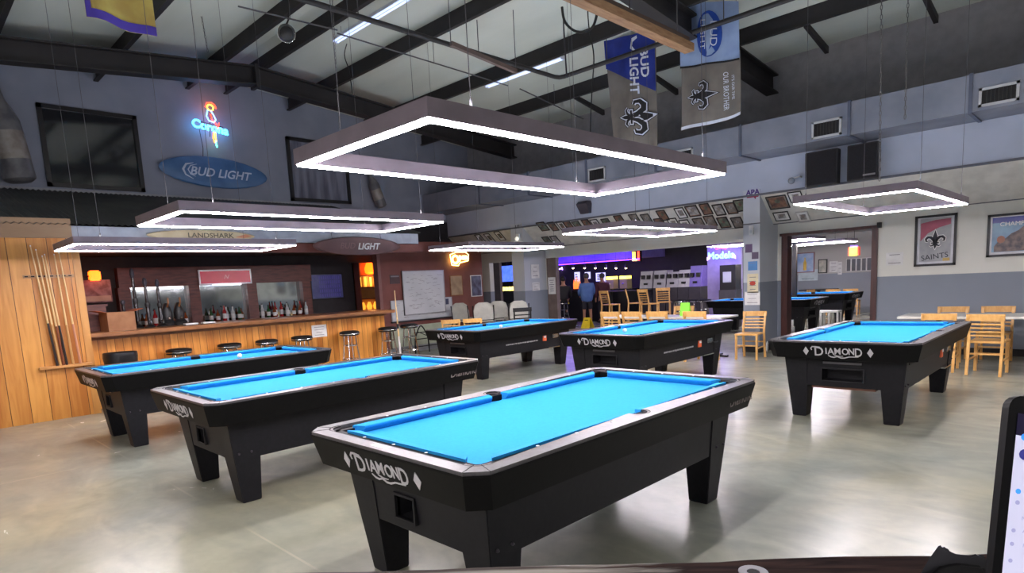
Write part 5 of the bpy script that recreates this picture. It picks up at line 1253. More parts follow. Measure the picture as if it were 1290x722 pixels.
# pendants
def make_pend():
    t = empty('pendant_lamp'); t['category'] = 'pendant lamp'; t['group'] = 'small pendant lamps over the far bar'
    MB().tube([(0, 0, .12), (0, 0, .62)], .004, 5).build('pendant_cord', blackp, t)
    MB().lathe([(.02, .12), (.05, .0), (.045, 0)], n=12, caps=False).build('pendant_shade', blackp, t)
    MB().sphere((0, 0, .0), .035, 10).build('bulb', mat('warm_bulb', (255, 225, 190), .4, emit=10, ergb=(255, 215, 170)), t)
    return t
pp = make_pend()
for i, px in enumerate((722, 736.5, 750, 763, 776, 788.5)):
    q = at(px, 337.5, 'Y', 17.3); loc = (q.x, 17.3, q.z)
    lb = 'small pendant lamp over the far bar, %s from the left' % ORD[i]
    if i == 0: pp.location = loc; pp['label'] = lb
    else: dup(pp, loc, 0, lb)
    for c_ in kids(pp if i == 0 else col.objects[-1]): pass
# menu boards & drink machines behind far bar
for px0, px1, py0, py1, m, lb in ((724, 731, 343, 358, mat('lit_menu', (200, 200, 220), .5, emit=.8, ergb=(190, 190, 235)), 'bright white menu screen behind the man in blue, left side'), (737, 744, 343, 351, MATS['lit_menu'], 'bright white menu screen above the man in blue'), (751, 763, 344, 354, MATS['lit_menu'], 'white menu sheet right of the man in blue'), (757, 765, 352, 365, mat('menu_sheet', (170, 165, 185), .6, emit=.3), 'lower white menu sheet on the far wall')):
    a_, b_ = at(px0, py0, 'Y', YB), at(px1, py1, 'Y', YB); c = (a_+b_)/2; t = empty('menu_board', (c.x, YB-.004, c.z), 0, lb, 'menu board', 'menu boards in the games room'); hw, hh = abs(b_.x-a_.x)/2, abs(a_.z-b_.z)/2
    MB().box((-hw, -.02, -hh), (hw, .01, hh)).build('board', m, t); b = MB()
    for k in range(4): b.box((-hw*.7, -.022, hh*(.6-.4*k)-.02), (hw*(.1+.15*k), -.0205, hh*(.6-.4*k)+.02))
    b.build('menu_lines', greyink, t)
ygl = mat('yellow_machine_glow', (255, 225, 90), .4, emit=3.5, ergb=(255, 220, 70))
for i, (px, lb) in enumerate(((768, 'drink machine with a glowing yellow top, left one'), (785, 'drink machine with a glowing yellow top, right one'))):
    q = at(px, 350, 'Y', 18.2); t = empty('drink_machine', (q.x, 18.35, 1.1 if False else 0), 0, lb, 'drink machine', 'glowing drink machines')
    MB().box((-.16, -.15, 0), (.16, .15, 1.1)).build('machine_base', blackp, t); MB().box((-.15, -.15, 1.1), (.15, .15, 1.42)).build('machine_tank', mat('tan_tank', (140, 128, 104), .3, emit=.04, ergb=(220, 190, 110)), t); MB().box((-.14, -.16, 1.42), (.14, .14, 1.52)).build('glowing_top', ygl, t)
    MB().sphere((0, -.17, 1.25), .03, 8).build('machine_tap', chrome, t)
# silver machines
sm = mat('silver_machine_body', (176, 174, 180), .4, .2)
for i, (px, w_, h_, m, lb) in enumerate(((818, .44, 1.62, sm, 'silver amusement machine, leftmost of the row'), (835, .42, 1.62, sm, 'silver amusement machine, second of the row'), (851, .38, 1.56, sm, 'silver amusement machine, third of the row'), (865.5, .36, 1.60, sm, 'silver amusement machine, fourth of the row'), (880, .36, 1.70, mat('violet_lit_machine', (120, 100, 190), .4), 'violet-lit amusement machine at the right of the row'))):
    q = at(px, 352, 'Y', 16.9); t = empty('amusement_machine', (q.x, 16.9, 0), 0, lb, 'amusement machine', 'row of amusement machines')
    MB().box((-w_/2, -.25, 0), (w_/2, .25, 1.1)).build('cabinet', mat('dark_machine_base', (70, 68, 76), .4, .3), t)
    MB().loft([[(-w_/2, -.22, 1.1), (w_/2, -.22, 1.1), (w_/2, .25, 1.1), (-w_/2, .25, 1.1)], [(-w_/2, -.12, h_), (w_/2, -.12, h_), (w_/2, .25, h_), (-w_/2, .25, h_)]]).build('head', m, t)
    for kx in (-.1, .1): MB().box((kx-.05, -.235, 1.38), (kx+.05, -.15, 1.5)).build('display', blackp, t)
    MB().box((-.06, -.24, 1.2), (.06, -.19, 1.26)).build('button_panel', blackp, t)
lamp('violet_wash', (-8.3, 16.0, 2.1), 5, (.3, .12, 1), .3)
# modelo neon and panel
p = at(908, 322, 'Y', 16.1)
t = empty('neon_sign', (p.x, 16.15, p.z), 0, 'modelo neon sign in pale blue and violet through the wide opening', 'neon sign', 'neon beer signs')
M = basis((0, -.03, 0), EXR, UPZ)
lettering('neon_word', 'Modelo', .25, M, nw, t, fill=False, outline=.008)
vn = mat('violet_white_neon', (200, 160, 255), .4, emit=3, ergb=(190, 140, 255))
for s in (-1, 1):
    for k in range(3): MB().tube([M@Vector((s*(.33+.035*k), -.07-.02*k, 0)), M@Vector((s*(.33+.035*k), .04-.03*k, 0))], .011, 6).build('neon_bar', vn, t)
MB().tube([M@Vector((-.15, .19, 0)), M@Vector((.02, .21, 0)), M@Vector((.14, .17, 0))], .012, 6).build('neon_top', mat('magenta_neon', (255, 40, 120), .4, emit=7, ergb=(255, 30, 110)), t)
MB().tube([(0, -.02, .05), (0, 0, .9)], .006, 5).build('hanging_wire', blackp, t)
lamp('modelo_glow', (p.x, 15.85, p.z), 9, (.3, .1, 1), .15); lamp('modelo_glow', (p.x+.3, 13.4, 1.95), 8, (.35, .12, 1), .12)  # second lamp added well ahead of the sign for violet reflections
a_, b_ = at(891, 318, 'Y', 16.4), at(927, 358, 'Y', 16.4)
struct('wall_games_partition', MB().box((a_.x, 16.4, 0), (b_.x+.15, 16.5, 2.5)), mat('violet_lit_partition', (150, 140, 176), .7))  # violet light on the partition mixed into its base colour
p = at(920, 355, 'Y', 16.1); t = empty('jukebox', (p.x, 16.1, 0), 0, 'dark box machine with a small grey screen beside the violet-lit partition', 'machine')
MB().box((-.24, -.18, 0), (.24, .18, 1.0)).build('machine_base', mat('dark_grey_base', (60, 58, 64), .5), t); MB().box((-.22, -.16, 1.0), (.22, .18, 1.66)).build('machine_head', blackp, t); MB().box((-.13, -.165, 1.2), (.1, -.158, 1.48)).build('machine_screen', mat('grey_screen', (150, 150, 168), .3, emit=.2), t)
# red/yellow sign on canopy
p = at(795, 323, 'Y', 17.6); t = empty('neon_sign', (p.x, 17.9, p.z), 0, 'small red and yellow lit sign on the violet canopy', 'neon sign', 'neon beer signs')
MB().box((-.16, -.02, -.18), (.16, .1, .18)).build('sign_box', blackp, t); MB().box((-.13, -.03, -.15), (.05, -.02, .15)).build('lit_face', mat('yellow_lit', (255, 210, 80), .4, emit=3, ergb=(255, 200, 60)), t); MB().box((.07, -.03, -.15), (.14, -.02, .15)).build('lit_edge', nr, t)
p = at(700, 339, 'Y', 16.2); t = empty('neon_sign', (p.x, YB-.05, p.z), 0, 'small violet neon squiggle on the far wall beside the pillar', 'neon sign', 'neon beer signs')
p = at(698, 339, 'Y', YB-.06); t.location = (p.x, YB-.06, p.z)
MB().sphere((0, 0, 0), .09, 12).build('neon_blob', mat('lilac_neon', (190, 150, 255), .4, emit=9, ergb=(180, 140, 255)), t, smooth=True); MB().tube([(.1, 0, 0), (.22, 0, .03), (.3, 0, -.03), (.42, 0, .04), (.44, 0, -.05)], .015, 6).build('neon_tail', MATS['lilac_neon'], t)
MB().box((-.02, 0, -.02), (.3, .06, .02)).build('neon_bracket', blackp, t)
# tv through narrow opening
p = at(637, 345, 'Y', 16.0); t = empty('television', (p.x, 16.0, p.z), 0, 'blue-lit television seen left of the grey pillar', 'television')
MB().box((-.42, 0, -.32), (.42, .06, .32)).build('bezel', blackp, t); MB().box((-.38, -.004, -.28), (.38, 0, .28)).build('screen', mat('blue_tv', (60, 90, 220), .3, rgb2=(160, 180, 255), scale=3, emit=1.2, ergb=(60, 90, 230)), t)
MB().tube([(0, .06, 0), (0, .1, 2.5-p.z)], .02, 6).build('ceiling_mount', blackp, t)
a_ = at(622, 345, 'Y', 13.0); struct('wall_narrow_partition', MB().box((a_.x-.35, 13.0, 0), (a_.x+.25, 13.1, 2.5)), mat('grey_brown_partition', (110, 100, 98), .7))
p = at(717, 360, 'Y', 17.2); t = empty('lit_bottle_rack', (p.x, 17.62, 1.1), 0, 'orange glowing cluster of bottles on the far bar beside the seated person', 'bottle rack')
t.scale = (.8, .8, .8)
MB().box((-.2, -.02, 0), (.2, .06, .06)).build('rack_base', blackp, t)
for k in range(5): MB().lathe([(.035, .06), (.035, .3+.06*(k % 3)), (.012, .4+.06*(k % 3)), (.012, .46+.06*(k % 3))], (-.16+.08*k, .02, 0), 8).build('lit_bottle', mat('orange_lit_glass', (255, 160, 90), .3, emit=1.0, ergb=(255, 110, 40)), t, smooth=True)
p = at(637, 363, 'Y', 16.0); t = empty('counter_lamp', (p.x, 16.2, 0), 0, 'row of warm lit jars on a dark counter seen left of the grey pillar', 'lamp')
MB().box((-1.2, -.3, 0), (1.0, .3, p.z-.1)).build('counter', MATS['black_counter_front'], t)
for k in range(4): MB().lathe([(.05, 0), (.06, .1), (.04, .14)], (-.22+.16*k, -.1, p.z-.1), 10).build('lit_jar', mat('warm_jar', (255, 210, 110), .4, emit=3, ergb=(255, 200, 90)), t, smooth=True)
# counter-height chairs in the games room
tall = make_chair(1.12, .72); G3 = 'tall ladderback counter chairs in the games room'
tp = [(769, 349, 15.0, 2.9, 'tall ladderback chair nearest the yellow floor sign'), (800, 349, 15.6, 2.2, 'tall ladderback chair in the middle, turned sideways'), (836, 349, 16.0, 3.6, 'tall ladderback chair standing right of the other tall ones'), (818, 365, 15.1, 2.9, 'tall ladderback chair half hidden between two others')]
for i, (px, py, Y, rz, lb) in enumerate(tp):
    q = at(px, 366, 'Y', Y); loc = (q.x, Y, 0)
    if i == 0: tall.location = loc; tall.rotation_euler = (0, 0, rz); tall['label'] = lb; tall['group'] = G3
    else: dup(tall, loc, rz, lb, G3)
t = empty('high_table', (at(793, 366, 'Y', 16.4).x, 16.42, 0), 0, 'black high table among the tall chairs in the games room', 'table')
MB().box((-1.0, -.18, 1.02), (.7, .18, 1.06)).build('table_top', blackp, t)
for x in (-.7, .5): MB().tube([(x, 0, .02), (x, 0, 1.02)], .04, 8).build('pedestal', blackp, t); MB().lathe([(.25, 0), (.25, .02), (.05, .04)], (x, 0, 0), 14).build('pedestal_foot', blackp, t)
# chrome stools in the games room
for i, px in enumerate((854, 871, 888)):
    q = at(px, 378, 'Y', 15.9); dup(st, (q.x, 15.9, 0), .3*i, 'black and chrome stool in the games room, %s from the left' % ORD[i], 'chrome stools in the games room')
# yellow caution sign
p = at(742, 413, 'Z', 0); t = empty('wet_floor_sign', (p.x-.05, p.y, 0), .1, 'yellow wet-floor sign on the floor beside the man in blue', 'floor sign')
ym = mat('yellow_plastic', (240, 210, 30), .4)
for s in (-1, 1):
    MB().loft([[(-.15, s*.14, 0), (.15, s*.14, 0), (.15, s*.155, 0), (-.15, s*.155, 0)], [(-.11, s*.012, .30), (.11, s*.012, .30), (.11, s*.03, .30), (-.11, s*.03, .30)]]).build('sign_panel', ym, t)
MB().box((-.06, -.06, .21), (.06, -.05, .25)).build('hand_hole', blackp, t)
MB().tube([(-.11, 0, .30), (.11, 0, .30)], .014, 8).build('hinge', ym, t)

# ------------------------------------------------------------------ side room behind doorway
pw = mat('pine_wall_trim', (170, 170, 172), .6)
for px0, px1, py0, py1, m, lb in ((1003, 1026, 319, 343, mat('blue_beer_poster', (120, 160, 210), .4, rgb2=(190, 200, 220), scale=3), 'large blue beer poster on the back wall beyond the doorway'), (1031, 1042, 327, 344, mat('cream_picture', (200, 196, 180), .5, rgb2=(150, 150, 140)), 'small cream framed picture on the back wall beyond the doorway')):
    a_, b_ = at(px0, py0, 'Y', 21.58), at(px1, py1, 'Y', 21.58); c = (a_+b_)/2; t = empty('wall_poster', (c.x, 21.58, c.z), 0, lb, 'poster'); hw, hh = abs(b_.x-a_.x)/2, abs(a_.z-b_.z)/2
    MB().box((-hw, -.02, -hh), (hw, .02, hh)).build('poster_frame', frame_blk if px0 > 1030 else mat('pale_maroon_frame', (150, 110, 120), .5), t); MB().box((-hw+.03, -.024, -hh+.03), (hw-.03, -.018, hh-.03)).build('print', m, t)
    if px0 < 1010: MB().lathe([(.05, -.25), (.05, 0), (.02, .08), (.02, .16)], (0, -.03, 0), 8).build('printed_bottle', mat('golden_print', (220, 180, 70), .5), t)
a_, b_ = at(1066, 326, 'Y', 21.55), at(1098, 341, 'Y', 21.55); c = (a_+b_)/2
t = empty('window_grid', (c.x, 21.57, c.z), 0, 'row of small dark panes on the back wall beyond the doorway', 'window'); hw, hh = abs(b_.x-a_.x)/2, abs(a_.z-b_.z)/2
MB().box((-hw, -.02, -hh), (hw, .02, hh)).build('frame', paper, t)
for k in range(5): x = -hw+2*hw*k/5; MB().box((x+.02, -.025, -hh+.02), (x+2*hw/5-.02, -.018, hh-.02)).build('pane', mat('dark_pane', (60, 62, 68), .3), t)
for (px, py, w_, h_, lb) in ((1050, 336, .25, .35, 'pale notice on the back wall beyond the doorway, left'), (1058, 338, .12, .4, 'narrow pale notice on the back wall beyond the doorway')):
    p = at(px, py, 'Y', 21.59); sheet_paper('wall_notice', Vector((p.x, 21.598, p.z)), EXR, UPZ, w_, h_, lb, lines=3, dark=greyink)
p = at(1015, 347, 'Y', 21.4); sheet_paper('wall_banner', Vector((p.x, 21.598, p.z)), EXR, UPZ, .62, .36, 'white banner with a heart below the blue poster beyond the doorway', cat='banner', lines=2, m=mat('pale_banner', (200, 214, 220), .6), dark=mat('teal_ink', (60, 110, 120), .6))
p = at(1001, 340, 'Y', 15.9); t = empty('support_post', (at(1001, 340, 'Y', 16.6).x, 16.6, 0), 0, 'thin black floor-to-ceiling post just beyond the doorway', 'post')
MB().box((-.05, -.05, 0), (.05, .05, 2.5)).build('post', blackp, t); MB().box((-.09, -.09, 0), (.09, .09, .015)).build('post_plate', blackp, t)
p = at(1076, 312, 'Y', 19.3); t = empty('hanging_lantern', (p.x, 19.3, p.z-.1), 0, 'glowing yellow lantern hanging beyond the doorway', 'lamp')
MB().box((-.1, -.06, -.12), (.1, .06, .12)).build('lantern_glass', mat('yellow_lantern', (255, 190, 60), .4, emit=4, ergb=(255, 170, 40)), t); MB().box((-.14, -.07, -.12), (-.1, .07, .12)).box((.1, -.07, -.12), (.14, .07, .12)).build('lantern_side', mat('red_lantern_edge', (200, 70, 50), .5, emit=.5), t)
MB().tube([(0, 0, .12), (0, 0, 2.5-(p.z-.1))], .006, 5).build('lantern_cord', blackp, t)
MB().box((-.08, -.06, .12), (.08, .06, .16)).build('lantern_cap', mat('violet_cap', (120, 90, 230), .4, emit=1.2), t)
for px, py, lb in ((1052, 361, 'ladderback chair beyond the doorway behind the far pool table, middle'), (1074, 359, 'ladderback chair beyond the doorway, right one'), (1012, 360, 'ladderback chair beyond the doorway seen edge-on, left one')):
    q = at(px, 360, 'Y', 20.6); dup(ch, (q.x, 20.6, 0), PI+(1.3 if px < 1020 else .1), lb, 'ladderback chairs beyond the doorway')
p = at(1030, 362, 'Y', 21.0); t = empty('cafe_table', (p.x, 21.1, 0), 0, 'small black table against the back wall beyond the doorway', 'table'); MB().box((-.5, -.3, .74), (.5, .3, .78)).build('table_top', blackp, t); MB().tube([(0, 0, .02), (0, 0, .74)], .05, 8).build('pedestal', blackp, t); MB().lathe([(.25, 0), (.25, .02), (.05, .04)], (0, 0, 0), 14).build('pedestal_foot', blackp, t)
p = at(1040, 392, 'Y', 16.6); t = empty('white_rail_stool', (-5.5, 16.2, 0), 0, 'low white slatted bench beyond the doorway between the far tables', 'bench')
MB().box((-.6, -.15, .38), (.6, .15, .42)).build('bench_top', white, t)
for k in range(7): MB().box((-.58+.19*k, -.14, 0), (-.54+.19*k, -.1, .38)).build('slat_leg', white, t)
for k in range(7): MB().box((-.58+.19*k, .1, 0), (-.54+.19*k, .14, .38)).build('slat_leg', white, t)

# ------------------------------------------------------------------ people
def skin_mesh(verts, edges, radii, root=0):
    me = bpy.data.meshes.new('figure'); me.from_pydata(verts, edges, []); o = bpy.data.objects.new('figure', me); col.objects.link(o)
    s = o.modifiers.new('s', 'SKIN'); s.use_smooth_shade = True
    for i, r in enumerate(radii): me.skin_vertices[0].data[i].radius = (r, r) if not isinstance(r, tuple) else r
    for i in range(len(verts)): me.skin_vertices[0].data[i].use_root = (i == root)
    b = o.modifiers.new('u', 'SUBSURF'); b.levels = 2; b.render_levels = 2
    dg = bpy.context.evaluated_depsgraph_get(); out = bpy.data.meshes.new_from_object(o.evaluated_get(dg)); bpy.data.objects.remove(o); return out
def person(loc, rz, s, label, skin, top, legs, legm, hairm, arms, long_top=False, seated=False, long_legs=False, bulk=1.0):
    t = empty('person', loc, rz, label, 'person'); t.scale = (s, s, s)
    # joints (facing -Y); head height .23
    V = [(0, 0, .95), (0, .01, 1.15), (0, .01, 1.35), (0, 0, 1.47), (0, -.01, 1.55), (0, -.015, 1.66), (0, -.015, 1.73)]
    E = [(0, 1), (1, 2), (2, 3), (3, 4), (4, 5), (5, 6)]; Rr = [(.15, .11), (.135, .10), (.16, .11), (.07, .065), (.06, .065), (.085, .10), (.07, .085)]
    def add(p, par, r): V.append(p); E.append((par, len(V)-1)); Rr.append(r); return len(V)-1
    for sx, arm in zip((-1, 1), arms):
        a = add((sx*.19, .01, 1.40), 2, .06); e = add((sx*.19+arm[0][0]*sx, arm[0][1], 1.40+arm[0][2]), a, .045); w_ = add((V[e][0]+arm[1][0]*sx, V[e][1]+arm[1][1], V[e][2]+arm[1][2]), e, .028)
        d = (Vector(V[w_])-Vector(V[e])).normalized(); h_ = add(tuple(Vector(V[w_])+d*.07), w_, .034)
        for k in range(4): q = Vector(V[h_])+d*(.05+.012*(1-abs(k-1.5)))+Vector((0, (k-1.5)*.02, -.004)); add(tuple(q), h_, .009)
        add(tuple(Vector(V[w_])+d*.06+Vector((0, -.05, .0))), w_, .010)
        if seated: hp = add((sx*.1, -.02, .90), 0, .09); kn = add((sx*.13, -.45, .92), hp, .062); an = add((sx*.13, -.42, .50), kn, .038); add((sx*.13, -.55, .46), an, .035)
        else: hp = add((sx*.095, 0, .86), 0, .09); kn = add((sx*.11, -.01, .48), hp, .06); an = add((sx*.12, .02, .09), kn, .04); add((sx*.125, -.13, .04), an, .038)
    MB().mesh(skin_mesh(V, E, Rr)).sphere((0, -.115, 1.65), .018, 8, (1, 1, 1.3)).build('body', skin, t, smooth=True)
    # hair
    MB().sphere((0, .005, 1.70), .108, 14, (.92, 1.05, .95)).build('hair', hairm, t, smooth=True)
    # top garment
    gz = .74 if long_top else .90
    TV = [(0, 0, gz), (0, .01, 1.15), (0, .01, 1.34), (0, .0, 1.45)]; TE = [(0, 1), (1, 2), (2, 3)]; TR = [(.205*bulk, .155*bulk), (.18*bulk, .14*bulk), (.20*bulk, .145*bulk), (.10, .09)]
    for sx, arm in zip((-1, 1), arms):
        TV.append((sx*.20, .01, 1.39)); TE.append((2, len(TV)-1)); TR.append(.085); a = len(TV)-1
        e = (sx*.19+arm[0][0]*sx, arm[0][1], 1.40+arm[0][2]); TV.append(e); TE.append((a, len(TV)-1)); TR.append(.07)
        w_ = (e[0]+arm[1][0]*sx*.85, e[1]+arm[1][1]*.85, e[2]+arm[1][2]*.85); TV.append(w_); TE.append((len(TV)-2, len(TV)-1)); TR.append(.052)
    MB().mesh(skin_mesh(TV, TE, TR)).build('jacket', top, t, smooth=True)
    LV = [(0, 0, .97), (0, 0, .9)]; LE = [(0, 1)]; LR = [(.17, .13), (.16, .13)]
    for sx in (-1, 1):
        if seated: ps = [((sx*.1, -.03, .9), .1), ((sx*.13, -.44, .92), .08), ((sx*.13, -.42, .58), .06)]
        elif long_legs: ps = [((sx*.095, 0, .84), .105), ((sx*.11, -.01, .48), .08), ((sx*.12, .02, .12), .06)]
        else: ps = [((sx*.095, 0, .84), .105), ((sx*.11, -.005, .52), .09)]
        prev = 1
        for p_, r_ in ps: LV.append(p_); LE.append((prev, len(LV)-1)); LR.append(r_); prev = len(LV)-1
    MB().mesh(skin_mesh(LV, LE, LR)).build(legs, legm, t, smooth=True)
    for sx in (-1, 1):
        fx, fy, fz = (sx*.13, -.5, .42) if seated else (sx*.123, -.05, 0)
        MB().loft([[(fx-.05, fy-.14, fz), (fx+.05, fy-.14, fz), (fx+.045, fy+.13, fz), (fx-.045, fy+.13, fz)], [(fx-.045, fy-.13, fz+.05), (fx+.045, fy-.13, fz+.05), (fx+.04, fy+.12, fz+.1), (fx-.04, fy+.12, fz+.1)]]).build('shoe', blackp, t, bevel=.012)
    return t
skin = mat('skin', (176, 128, 102), .6); hair = mat('dark_hair', (30, 24, 22), .7); capm = mat('grey_cap', (70, 66, 70), .7)
armf = [((.06, -.04, -.27), (-.04, -.20, -.12)), ((.06, -.04, -.27), (-.04, -.20, -.12))]
armd = [((.05, .0, -.28), (.0, -.06, -.25)), ((.05, 0, -.28), (0, -.06, -.25))]
p = at(737, 410, 'Z', 0)
person((p.x, p.y+.15, 0), -2.36, .93, 'person in a light blue jacket and dark shorts standing at the far bar', skin, mat('light_blue_jacket', (86, 118, 176), .8, rgb2=(76, 106, 162)), 'shorts', mat('dark_shorts', (34, 34, 44), .8), capm, armf, long_top=True, bulk=1.28)
p = at(753, 407, 'Z', 0)
person((p.x+.05, p.y+.25, 0), -2.1, .92, 'person in a dark red jacket and black trousers standing right of the person in blue', skin, mat('dark_red_jacket', (74, 30, 44), .8), 'trousers', mat('black_trousers', (26, 26, 34), .8), capm, armd, long_legs=True)
q = at(710, 370, 'Y', 16.0)
sq = dup(st, (q.x, 16.0, 0), 0, 'bar stool under the seated person in the games room', 'chrome stools in the games room')
person((q.x, 16.0, -.09), -2.36, .95, 'seated person in dark clothes at the far bar left of the person in blue', skin, mat('black_shirt', (34, 32, 38), .8), 'trousers', MATS['black_trousers'], hair, armf, seated=True)

# ------------------------------------------------------------------ foreground ledge, phone stand, tablet
a_, b_ = at(640, 713, 'Z', 1.07), at(1172, 698, 'Z', 1.07); dirv = (b_-a_); dirv.z = 0; dirv.normalize(); nrm = Vector((-dirv.y, dirv.x, 0))
if nrm.dot(FWD) > 0: nrm = -nrm          # towards the viewer
def ledge_mat():
    m = bpy.data.materials.new('weathered_slab'); m.use_nodes = True; nt = m.node_tree; N = nt.nodes; L = nt.links; b = N['Principled BSDF']; b.inputs['Roughness'].default_value = .9; b.inputs['Specular IOR Level'].default_value = .08
    tc = N.new('ShaderNodeTexCoord'); mp = N.new('ShaderNodeMapping'); mp.inputs['Scale'].default_value = (3, 26, 26); L.new(tc.outputs['Object'], mp.inputs[0])
    n = N.new('ShaderNodeTexNoise'); n.inputs['Scale'].default_value = 2; n.inputs['Detail'].default_value = 9; n.inputs['Distortion'].default_value = .8; L.new(mp.outputs[0], n.inputs['Vector'])
    r = N.new('ShaderNodeValToRGB'); e = r.color_ramp.elements; e[0].position = .35; e[0].color = lin((30, 18, 17)); e[1].position = .7; e[1].color = lin((66, 46, 40)); L.new(n.outputs['Fac'], r.inputs[0])
    s = N.new('ShaderNodeSeparateXYZ'); L.new(tc.outputs['Object'], s.inputs[0])
    w1 = N.new('ShaderNodeMath'); w1.operation = 'MULTIPLY_ADD'; L.new(n.outputs['Fac'], w1.inputs[0]); w1.inputs[1].default_value = .5; L.new(s.outputs[0], w1.inputs[2])
    r2 = N.new('ShaderNodeValToRGB'); e = r2.color_ramp.elements; e[0].position = .0; e[0].color = (0, 0, 0, 1); e[1].position = 1; e[1].color = (0, 0, 0, 1)
    mr = N.new('ShaderNodeMapRange'); mr.inputs['From Min'].default_value = -.8; mr.inputs['From Max'].default_value = .8; L.new(w1.outputs[0], mr.inputs['Value'])
    for p_, v in ((.20, 0), (.26, .95), (.53, .9), (.60, 0)): x = e.new(p_); x.color = (v, v, v, 1)
    L.new(mr.outputs[0], r2.inputs[0])
    n2 = N.new('ShaderNodeTexNoise'); n2.inputs['Scale'].default_value = 1.2; n2.inputs['Detail'].default_value = 10; L.new(mp.outputs[0], n2.inputs['Vector'])
    r3 = N.new('ShaderNodeValToRGB'); r3.color_ramp.elements[0].position = .4; r3.color_ramp.elements[0].color = lin((180, 174, 164)); r3.color_ramp.elements[1].position = .6; r3.color_ramp.elements[1].color = lin((90, 80, 76)); L.new(n2.outputs['Fac'], r3.inputs[0])
    mx = N.new('ShaderNodeMix'); mx.data_type = 'RGBA'; L.new(r2.outputs[0], mx.inputs[0]); L.new(r.outputs[0], mx.inputs[6]); L.new(r3.outputs[0], mx.inputs[7]); L.new(mx.outputs[2], b.inputs['Base Color'])
    bp = N.new('ShaderNodeBump'); bp.inputs['Strength'].default_value = .4; bp.inputs['Distance'].default_value = .004; L.new(n.outputs['Fac'], bp.inputs['Height']); L.new(bp.outputs[0], b.inputs['Normal'])
    return m
c = (a_+b_)/2; ang = math.atan2(dirv.y, dirv.x)
t = empty('slab_table', (c.x, c.y, 0), ang, 'rough dark wooden slab ledge along the bottom edge of the photo', 'table')
rg = []; rr = random.Random(2)
for k in range(61):
    x = -1.6+2.75*k/60; e = rr.uniform(-.002, .002)+.003*math.sin(k*.7)
    rg.append([(x, e, 1.068), (x, e-.006, 1.07), (x, -.20, 1.07), (x, -.20, 1.02), (x, e+.002, 1.02), (x, e+.004, 1.05)])
sgn = 1
MB().loft(rg).build('slab', ledge_mat(), t)
for x in (-1.3, .95): MB().tube([(x, -.1, 0), (x, -.1, 1.02)], .03, 10).build('ledge_leg', iron, t)
p = at(949, 720, 'Z', 1.072); q = Matrix.Rotation(-ang, 4, 'Z')@(p-Vector((c.x, c.y, 0)))
MB().lathe([(.02, 1.07), (.02, 1.072), (.009, 1.072), (.009, 1.0705), (.0, 1.0705)], (q.x, q.y, 0), 24).build('bolt_washer', mat('grey_washer', (160, 158, 164), .5), t)
MB().lathe([(.0088, 1.0706), (.0088, 1.0712), (0, 1.0712)], (q.x, q.y, 0), 20).build('bolt_hole', rubber, t)
# black plastic stand
D1 = .80
def near(x, y, dist):
    d = FWD + RT*((x-645)/F) - UP*((y-PPY)/F); return CAM + d*dist
o_ = near(1205, 705, D1)
t = empty('phone_stand', (o_.x, o_.y, 1.07), ang, 'black plastic phone stand on the ledge at the bottom right', 'phone stand')
Mi = Matrix.Rotation(-ang, 4, 'Z')
def loc_(px, py, dist): v = near(px, py, dist)-Vector((o_.x, o_.y, 1.07)); return Mi@v
out = [(1150, 745), (1160, 722), (1172, 702), (1182, 688), (1188, 686), (1193, 693), (1204, 698), (1222, 700), (1232, 697), (1243, 702), (1262, 745)]
rg = [[loc_(x, y, D1-.03) for x, y in out], [loc_(x, y, D1+.03) for x, y in out]]
MB().loft(rg).build('stand_body', mat('matte_black_plastic', (66, 66, 70), .6), t, bevel=.003)
hmin = loc_(1200, 722, D1).z
out = [(1158, 750), (1168, 728), (1184, 713), (1206, 709), (1238, 713), (1262, 750)]
MB().loft([[loc_(x, y, D1-.05) for x, y in out], [loc_(x, y, D1-.031) for x, y in out]]).build('stand_lip', blackp, t, bevel=.003)
MB().box((0, -.03, 0), (.06, .03, .012)).build('stand_foot', blackp, t, bevel=.003)
# tablet
D2 = .60
P00, P01 = near(1245, 770, D2), near(1273, 496, D2+.02)
ex = RT.copy(); ey = (P01-P00).normalized(); hh = (P01-P00).length; W2 = .15
ex = (ex-ey*ex.dot(ey)).normalized()
M = basis((0, 0, 0), ex, ey)
t = empty('smartphone', P00, 0, 'black-bezelled phone with a lit pale screen at the right edge of the photo', 'phone')
def rrect(x0, y0, x1, y1, r, n=5):
    P = []
    for cx, cy, a0 in ((x1-r, y0+r, -PI/2), (x1-r, y1-r, 0), (x0+r, y1-r, PI/2), (x0+r, y0+r, PI)):
        for k in range(n+1): a = a0+PI/2*k/n; P.append((cx+r*math.cos(a), cy+r*math.sin(a)))
    return P
rr_ = rrect(0, 0, W2, hh, .014)
MB().loft([[M@Vector((x, y, -.009)) for x, y in rr_], [M@Vector((x, y, 0)) for x, y in rr_]]).build('phone_body', mat('glossy_black_phone', (9, 9, 10), .5, spec=.15), t, smooth=False)
z = .0006; scr = mat('lit_lilac_screen', (190, 190, 214), .4, emit=.34, ergb=(208, 208, 234))
bz = .009; topb = .026
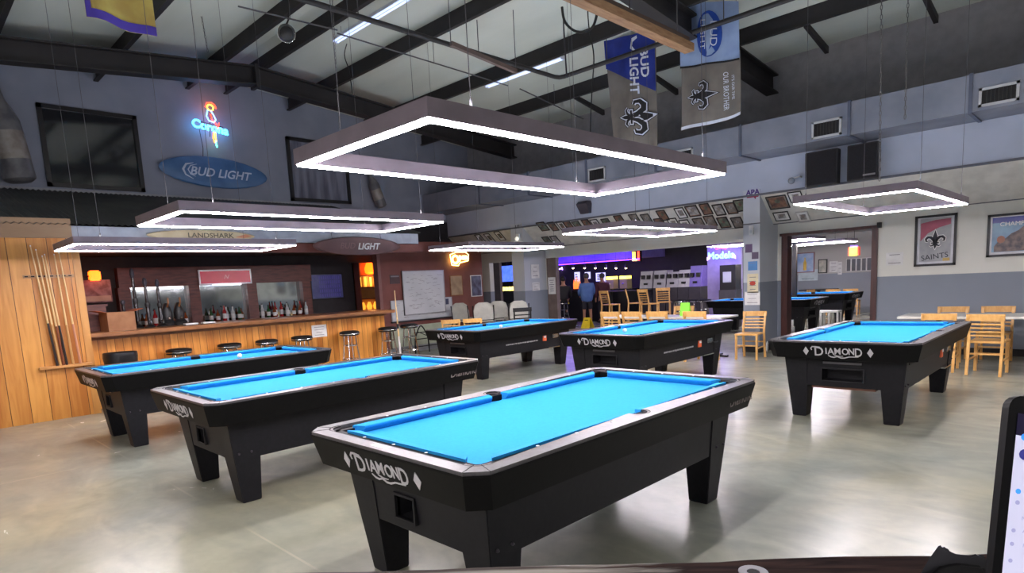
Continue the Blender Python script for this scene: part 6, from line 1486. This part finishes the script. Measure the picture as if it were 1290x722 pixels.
MB().poly([M@Vector(v) for v in ((bz, .004, z), (W2-bz, .004, z), (W2-bz, hh-topb-.014, z), (bz, hh-topb-.014, z))]).build('screen', scr, t)
MB().poly([M@Vector(v) for v in ((bz, hh-topb-.014, z), (W2-bz, hh-topb-.014, z), (W2-bz, hh-.018, z), (bz, hh-.018, z))]).build('screen_header', mat('dark_navy_header', (26, 20, 50), .3, emit=.1, ergb=(30, 24, 70)), t)
ic = [mat('icon_blue', (50, 130, 240), .4, emit=.6, ergb=(50, 130, 240)), mat('icon_navy', (50, 50, 130), .4, emit=.3, ergb=(50, 50, 130)), mat('icon_grey', (150, 150, 190), .4, emit=.4, ergb=(150, 150, 190))]
def on_screen(px, py): 
    d = FWD + RT*((px-645)/F) - UP*((py-PPY)/F); n = (ex.cross(ey)); v = CAM+d*((P00-CAM).dot(n)/d.dot(n))-P00; return v.dot(ex), v.dot(ey)
for px, py, r_, k in ((1290, 551, .0035, 0), (1290, 573, .0055, 1), (1282, 619, .0026, 0), (1281, 633, .0022, 2), (1276, 668, .002, 2), (1274, 685, .002, 2), (1272, 706, .002, 2)):
    u, v = on_screen(px, py)
    MB().loft([[M@Vector((u+r_*math.cos(2*PI*i/10), v+r_*math.sin(2*PI*i/10), zz)) for i in range(10)] for zz in (z, z+.0004)]).build('screen_icon', ic[k], t)
for py, s_ in ((652, 'Messages'), (668, 'Account'), (686, 'Records'), (706, 'Profile')):
    u, v = on_screen(1281, py); me = kind_mesh(s_, .0052, extrude=0); me.transform(Matrix.Translation((u+.0135, v, z+.0005))); b = MB().mesh(me); b.xform(M); b.build('screen_text', ic[2], t)

# ------------------------------------------------------------------ world and view
w_ = bpy.data.worlds.new('world'); bpy.context.scene.world = w_; w_.use_nodes = True
w_.node_tree.nodes['Background'].inputs[0].default_value = (.35, .4, .5, 1); w_.node_tree.nodes['Background'].inputs[1].default_value = .15
sc = bpy.context.scene
sc.view_settings.view_transform = 'Standard'; sc.view_settings.look = 'None'; sc.view_settings.gamma = 1; sc.view_settings.exposure = .95
sc.view_settings.use_curve_mapping = False
